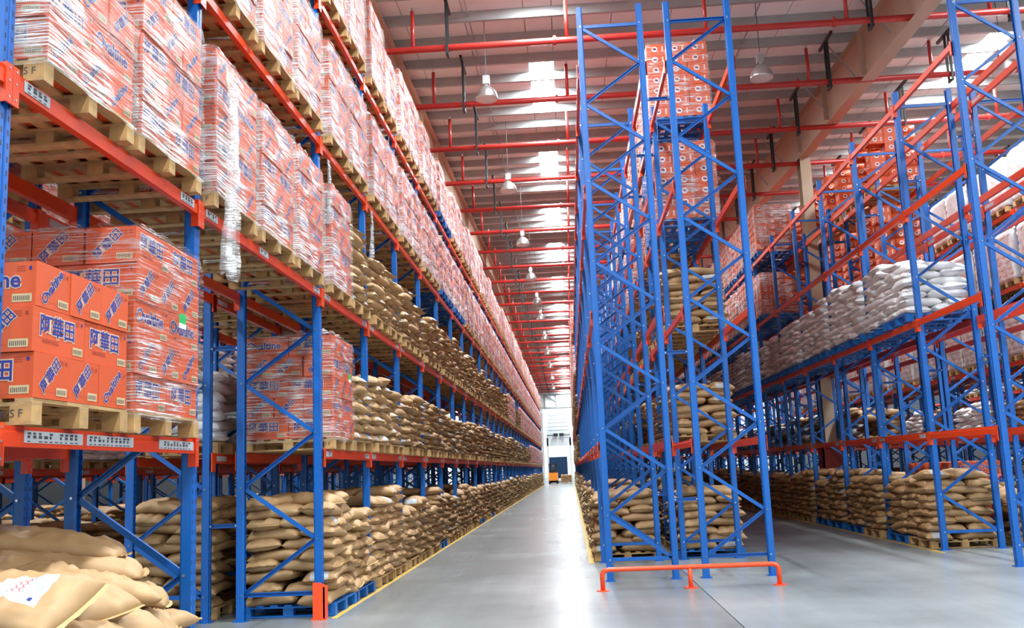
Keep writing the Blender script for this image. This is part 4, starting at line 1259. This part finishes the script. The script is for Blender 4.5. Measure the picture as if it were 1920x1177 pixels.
tag(ob('loose_film', drape(.10, .8, 4, 5, 16).mesh('loose_film', ['film_loose'], True), None, (-2.83, 11.42, 5.5)), label='short tail of clear film hanging beside the frame at the passage', cat='plastic wrap')
tag(ob('loose_film', drape(.10, .7, 5, 5, 16).mesh('loose_film', ['film_loose'], True), None, (-2.83, 14.05, 5.55)), label='thin film tail hanging at the frame beyond the passage', cat='plastic wrap')

# green stickers
gs = MB().box(0, .002, -.06, .06, 0, .07, 0).box(0, .002, -.06, .06, -.035, 0, 1).mesh('sticker', ['print_green', 'print_white'])
tag(ob('sticker', gs, None, (-2.745, 6.72, 2.72)), label='green and white sticker on the film of the wrapped carton load', cat='sticker')
tag(ob('sticker', gs, None, (-2.745, 12.05, 2.8)), label='green and white sticker on the wrapped load beside the passage', cat='sticker')

# ------------------------------------------------------------------ guard rail, post protectors
gy = 12.86
g_ = empty('guard_rail', (0, 0, 0), label='low orange tubular guard rail on the floor before the central rack', cat='guard rail')
pts = [(.33, gy, 0.01), (.33, gy, .19)] + [(.33 + .07 - .07 * math.cos(a), gy, .19 + .07 * math.sin(a)) for a in (.4, .8, 1.2)] + [(.42, gy, .262), (2.51, gy, .262)] + [(2.51 + .07 * math.sin(a), gy, .19 + .07 * math.cos(a)) for a in (.4, .8, 1.2)] + [(2.58, gy, .19), (2.58, gy, .01)]
ob('rail', MB().path(pts, .03, 14).mesh('rail', ['guard_orange'], True), g_)
ob('leg', MB().tube((1.455, gy, 0), (1.455, gy, .25), .028, 14).mesh('leg', ['guard_orange'], True), g_)
for fx_ in (.33, 1.455, 2.58): ob('foot_plate', MB().tube((fx_, gy, 0), (fx_, gy, .012), .085, 18).mesh('foot_plate', ['guard_orange']), g_)
def protector(x, y, lab):
    pr = [(.075, -.06), (.075, .075), (-.05, .075), (-.05, .06), (.06, .06), (.06, -.06)]
    mb = MB().add([(x + .07, y - .075, 0), (x + .07, y + .075, 0), (x + .055, y + .075, .36), (x + .055, y - .075, .40)], [(0, 1, 2, 3)])
    mb.box(x - .06, x + .075, y - .085, y - .068, 0, .36).box(x + .058, x + .075, y - .085, y + .075, 0, .36).box(x - .08, x + .09, y - .1, y - .06, 0, .015)
    mb.prism([(-.06, 0), (.075, 0), (.03, .05), (-.06, .05)], (x, y - .068, .36), (x, y - .085, .36), (1, 0, 0))
    tag(ob('post_protector', mb.mesh('post_protector', ['guard_orange'])), label=lab, cat='post protector')
protector(-2.945, 11.246, 'orange steel protector at the foot of the frame beside the passage')

# ------------------------------------------------------------------ sprinkler pipes
riserm = MB().tube((0, 0, 0), (0, 0, .78), .038, 10).mesh('riser', ['pipe_red'], True)
headm = MB().tube((0, 0, .78), (0, 0, .84), .012, 8).tube((0, 0, .84), (0, 0, .846), .03, 10).mesh('sprinkler_head', ['steel'])
coupm = MB().tube((-.035, 0, 0), (.035, 0, 0), .088, 14).box(-.02, .02, -.02, .02, .08, .11).mesh('coupling', ['pipe_red'])
pipem = MB().tube((XL + .2, 0, 0), (XR - .2, 0, 0), .066, 14).mesh('pipe', ['pipe_red'], True)
def hanger_mb(flip):
    mb = MB()
    zt = 1.0
    for dy in (-.10, .10):
        mb.box(-.025, .025, dy - .018, dy + .018, -.16, zt)
    mb.box(-.03, .03, -.13, .13, -.17, -.13)
    mb.box(-.03, .03, -.5, .5, zt - .06, zt)
    return mb
hangm = hanger_mb(0).mesh('pipe_hanger', ['dark_iron'])
ky = 0; y = 18.15
while y < YE - 1:
    pi_ = empty('sprinkler_pipe', (0, y, 10.0), label=f'red sprinkler pipe crossing under the roof, {ORD[ky + 1]} from the passage', cat='pipe', group='red sprinkler pipes under the roof')
    ob('pipe', pipem, pi_)
    for q in range(-5, 7):
        rx_ = .35 + q * 2.75 + (-.35 if q < 0 else 0)
        if XL < rx_ < XR:
            r_ = ob('riser', riserm, pi_, (rx_, 0, .05)); ob('sprinkler_head', headm, r_)
            if q % 2 == 0 : ob('coupling', coupm, pi_, (rx_ - .25, 0, 0))
    for hx in (-2.05, 6.3, 9.0, 14.2):
        if (hx > 0 and ky > 8) or (hx == 14.2 and not 4 <= ky <= 7) or (hx == 9.0 and ky > 6): continue
        t = ob('pipe_hanger', hangm, None, (hx, y, 10.0)); tag(t, label=f'dark iron trapeze hanger on the {ORD[ky + 1]} sprinkler pipe above {({-6.4: "the back racks", -2.05: "the loaded rack edge", 6.3: "the white-sack rack", 9.0: "the second aisle", 14.2: "the outer rack"})[hx]}', cat='pipe hanger', group='dark hangers holding the red pipes')
    y += 3.06; ky += 1

# ------------------------------------------------------------------ lamps
shadem = MB().lathe([(.05, .0), (.09, -.02), (.16, -.08), (.215, -.17), (.235, -.27), (.24, -.30), (.232, -.30), (.225, -.27), (.205, -.17), (.15, -.08), (.08, -.03)], n=28).mesh('shade', ['aluminium'], True)
lensm = MB().lathe([(.232, -.295), (.15, -.315), (.0, -.32)], n=24).mesh('lens', ['lamp_glass'], True)
ballm = MB().box(-.07, .07, -.06, .06, .04, .22).box(-.03, .03, -.03, .03, 0, .04).mesh('ballast_box', ['aluminium'])
hookm = MB().path([(0, 0, .22), (.02, 0, .25), (0, 0, .28), (-.02, 0, .25)], .008, 6).mesh('hook', ['steel'])
lamps = [(-1.39, 19.4), (-1.37, 26.3), (-1.30, 33), (-1.27, 39.3), (-1.22, 45.2), (-1.2, 50.3), (-1.2, 58.2), (-1.22, 66), (-1.26, 75), (-1.3, 85), (-1.4, 95.5),
         (4.34, 19.2), (4.34, 26.3), (9.45, 19.7), (9.45, 26.5), (9.45, 33)]
for i, (lx, ly) in enumerate(lamps):
    z = 9.66
    wh = 'main aisle' if lx < 0 else ('second aisle' if lx < 5 else 'third aisle')
    nn = i if lx < 0 else (i - 11 if lx < 5 else i - 13)
    e = empty('pendant_lamp', (lx, ly, z), label=f'domed aluminium pendant lamp over the {wh}, {ORD[nn + 1]} from the passage', cat='lamp', group='pendant lamps over the aisles')
    ob('shade', shadem, e); ob('lens', lensm, e); ob('ballast_box', ballm, e); ob('hook', hookm, e)
    ob('cable', MB().tube((0, 0, .27), (0, 0, roofz(ly) - z - .1), .008, 5).mesh('cable', ['dark_iron']), e)

# ------------------------------------------------------------------ forklift, driver and goods at the far door
fk = empty('forklift', (-1.95, 105.5, 0), PI * .5, label='small orange forklift truck at the far doorway', cat='forklift')
ob('body', MB().box(-.9, .55, -.5, .5, .3, .95).box(-.95, -.35, -.5, .5, .95, 1.15).mesh('body', ['fork_orange']), fk)
ob('counterweight', MB().prism([(-.5, 0), (.5, 0), (.42, .35), (-.42, .35)], (-1.0, 0, .35), (-1.0, 0, 1.1), (0, 1, 0)).mesh('counterweight', ['fork_orange']), fk)
ob('mast', MB().box(.6, .7, -.35, -.27, .05, 2.1).box(.6, .7, .27, .35, .05, 2.1).box(.6, .68, -.35, .35, 2.0, 2.1).box(.6, .68, -.35, .35, .9, 1.0).mesh('mast', ['dark_iron']), fk)
ob('forks', MB().box(.7, 1.75, -.28, -.18, .1, .14).box(.7, 1.75, .18, .28, .1, .14).box(.68, .74, -.4, .4, .1, .55).mesh('forks', ['dark_iron']), fk)
ob('overhead_guard', MB().tube((-.8, -.42, .95), (-.6, -.42, 2.1), .03, 6).tube((-.8, .42, .95), (-.6, .42, 2.1), .03, 6).tube((.45, -.42, .95), (.3, -.42, 2.1), .03, 6).tube((.45, .42, .95), (.3, .42, 2.1), .03, 6).box(-.65, .35, -.46, .46, 2.1, 2.15).mesh('overhead_guard', ['dark_iron']), fk)
for wx in (-.6, .4):
    for wy in (-.42, .42): ob('wheel', MB().tube((wx, wy - .09, .27), (wx, wy + .09, .27), .27, 16).mesh('wheel', ['rubber']), fk)
ob('seat', MB().box(-.5, -.05, -.22, .22, .95, 1.08).box(-.58, -.48, -.22, .22, 1.0, 1.5).mesh('seat', ['rubber']), fk)

def person(loc, rz):
    V = [(0, 0, .0), (0, 0, .25), (.02, 0, .47), (.03, 0, .56), (.04, 0, .68), (.05, 0, .76),
         (-.0, .19, .46), (.12, .23, .22), (.36, .14, .28), (0.0, -.19, .46), (.12, -.23, .22), (.36, -.14, .28),
         (.05, .1, 0), (.45, .12, .03), (.48, .12, -.42), (.6, .12, -.44), (.05, -.1, 0), (.45, -.12, .03), (.48, -.12, -.42), (.6, -.12, -.44)]
    Ed = [(0, 1), (1, 2), (2, 3), (3, 4), (4, 5), (2, 6), (6, 7), (7, 8), (2, 9), (9, 10), (10, 11), (0, 12), (12, 13), (13, 14), (14, 15), (0, 16), (16, 17), (17, 18), (18, 19)]
    R_ = [.15, .15, .13, .06, .10, .09, .065, .05, .035, .065, .05, .035, .1, .075, .05, .045, .1, .075, .05, .045]
    me = bpy.data.meshes.new('person'); me.from_pydata(V, Ed, []); me.materials.append(MATS['cloth_dark'])
    o = ob('person', me, None, loc, rz)
    m = o.modifiers.new('skin', 'SKIN'); me.skin_vertices[0].data[0].use_root = True
    for i, r in enumerate(R_): me.skin_vertices[0].data[i].radius = (r, r)
    o.modifiers.new('sub', 'SUBSURF').levels = 1
    ob('helmet', MB().lathe([(.125, 0), (.12, .07), (.07, .13), (0, .145)], n=14).mesh('helmet', ['helmet'], True), o, (.04, 0, .74))
    ob('face', MB().lathe([(.0, -.13), (.06, -.11), (.09, -.04), (.1, .02), (.08, .06), (0, .08)], n=12).mesh('face', ['skin'], True), o, (.065, 0, .69))
    tag(o, label='person in dark clothes and pale helmet sitting on the forklift', cat='person'); return o
person((-1.95, 105.25, 1.12), PI * .5)
er = empty('pallet', (-.55, 104.2, 0), 0, label='wooden pallet of sacks parked before the far doorway', cat='pallet')
for nm, key, loc in PP: ob(nm, PMM[key[0]], er, loc)
rq = random.Random(3)
for q in range(6):
    for t in (-1, 0, 1):
        M = Matrix.Translation((-.55 + t * .37, 104.2 - .2, PH + .07 + q * .125)) @ Matrix.Rotation(PI / 2 + rq.uniform(-.1, .1), 4, 'Z')
        tag(ob('paper_sack', SKM[('k', rq.choice((0, 1, 3, 5)))], None, M=M), label='brown sack, %s layer, %s, on the pallet before the far doorway' % (ORD[q + 1], ('passage side', 'middle', 'outer side')[t + 1]), cat='paper sack', group='brown sacks on the pallet before the far doorway')
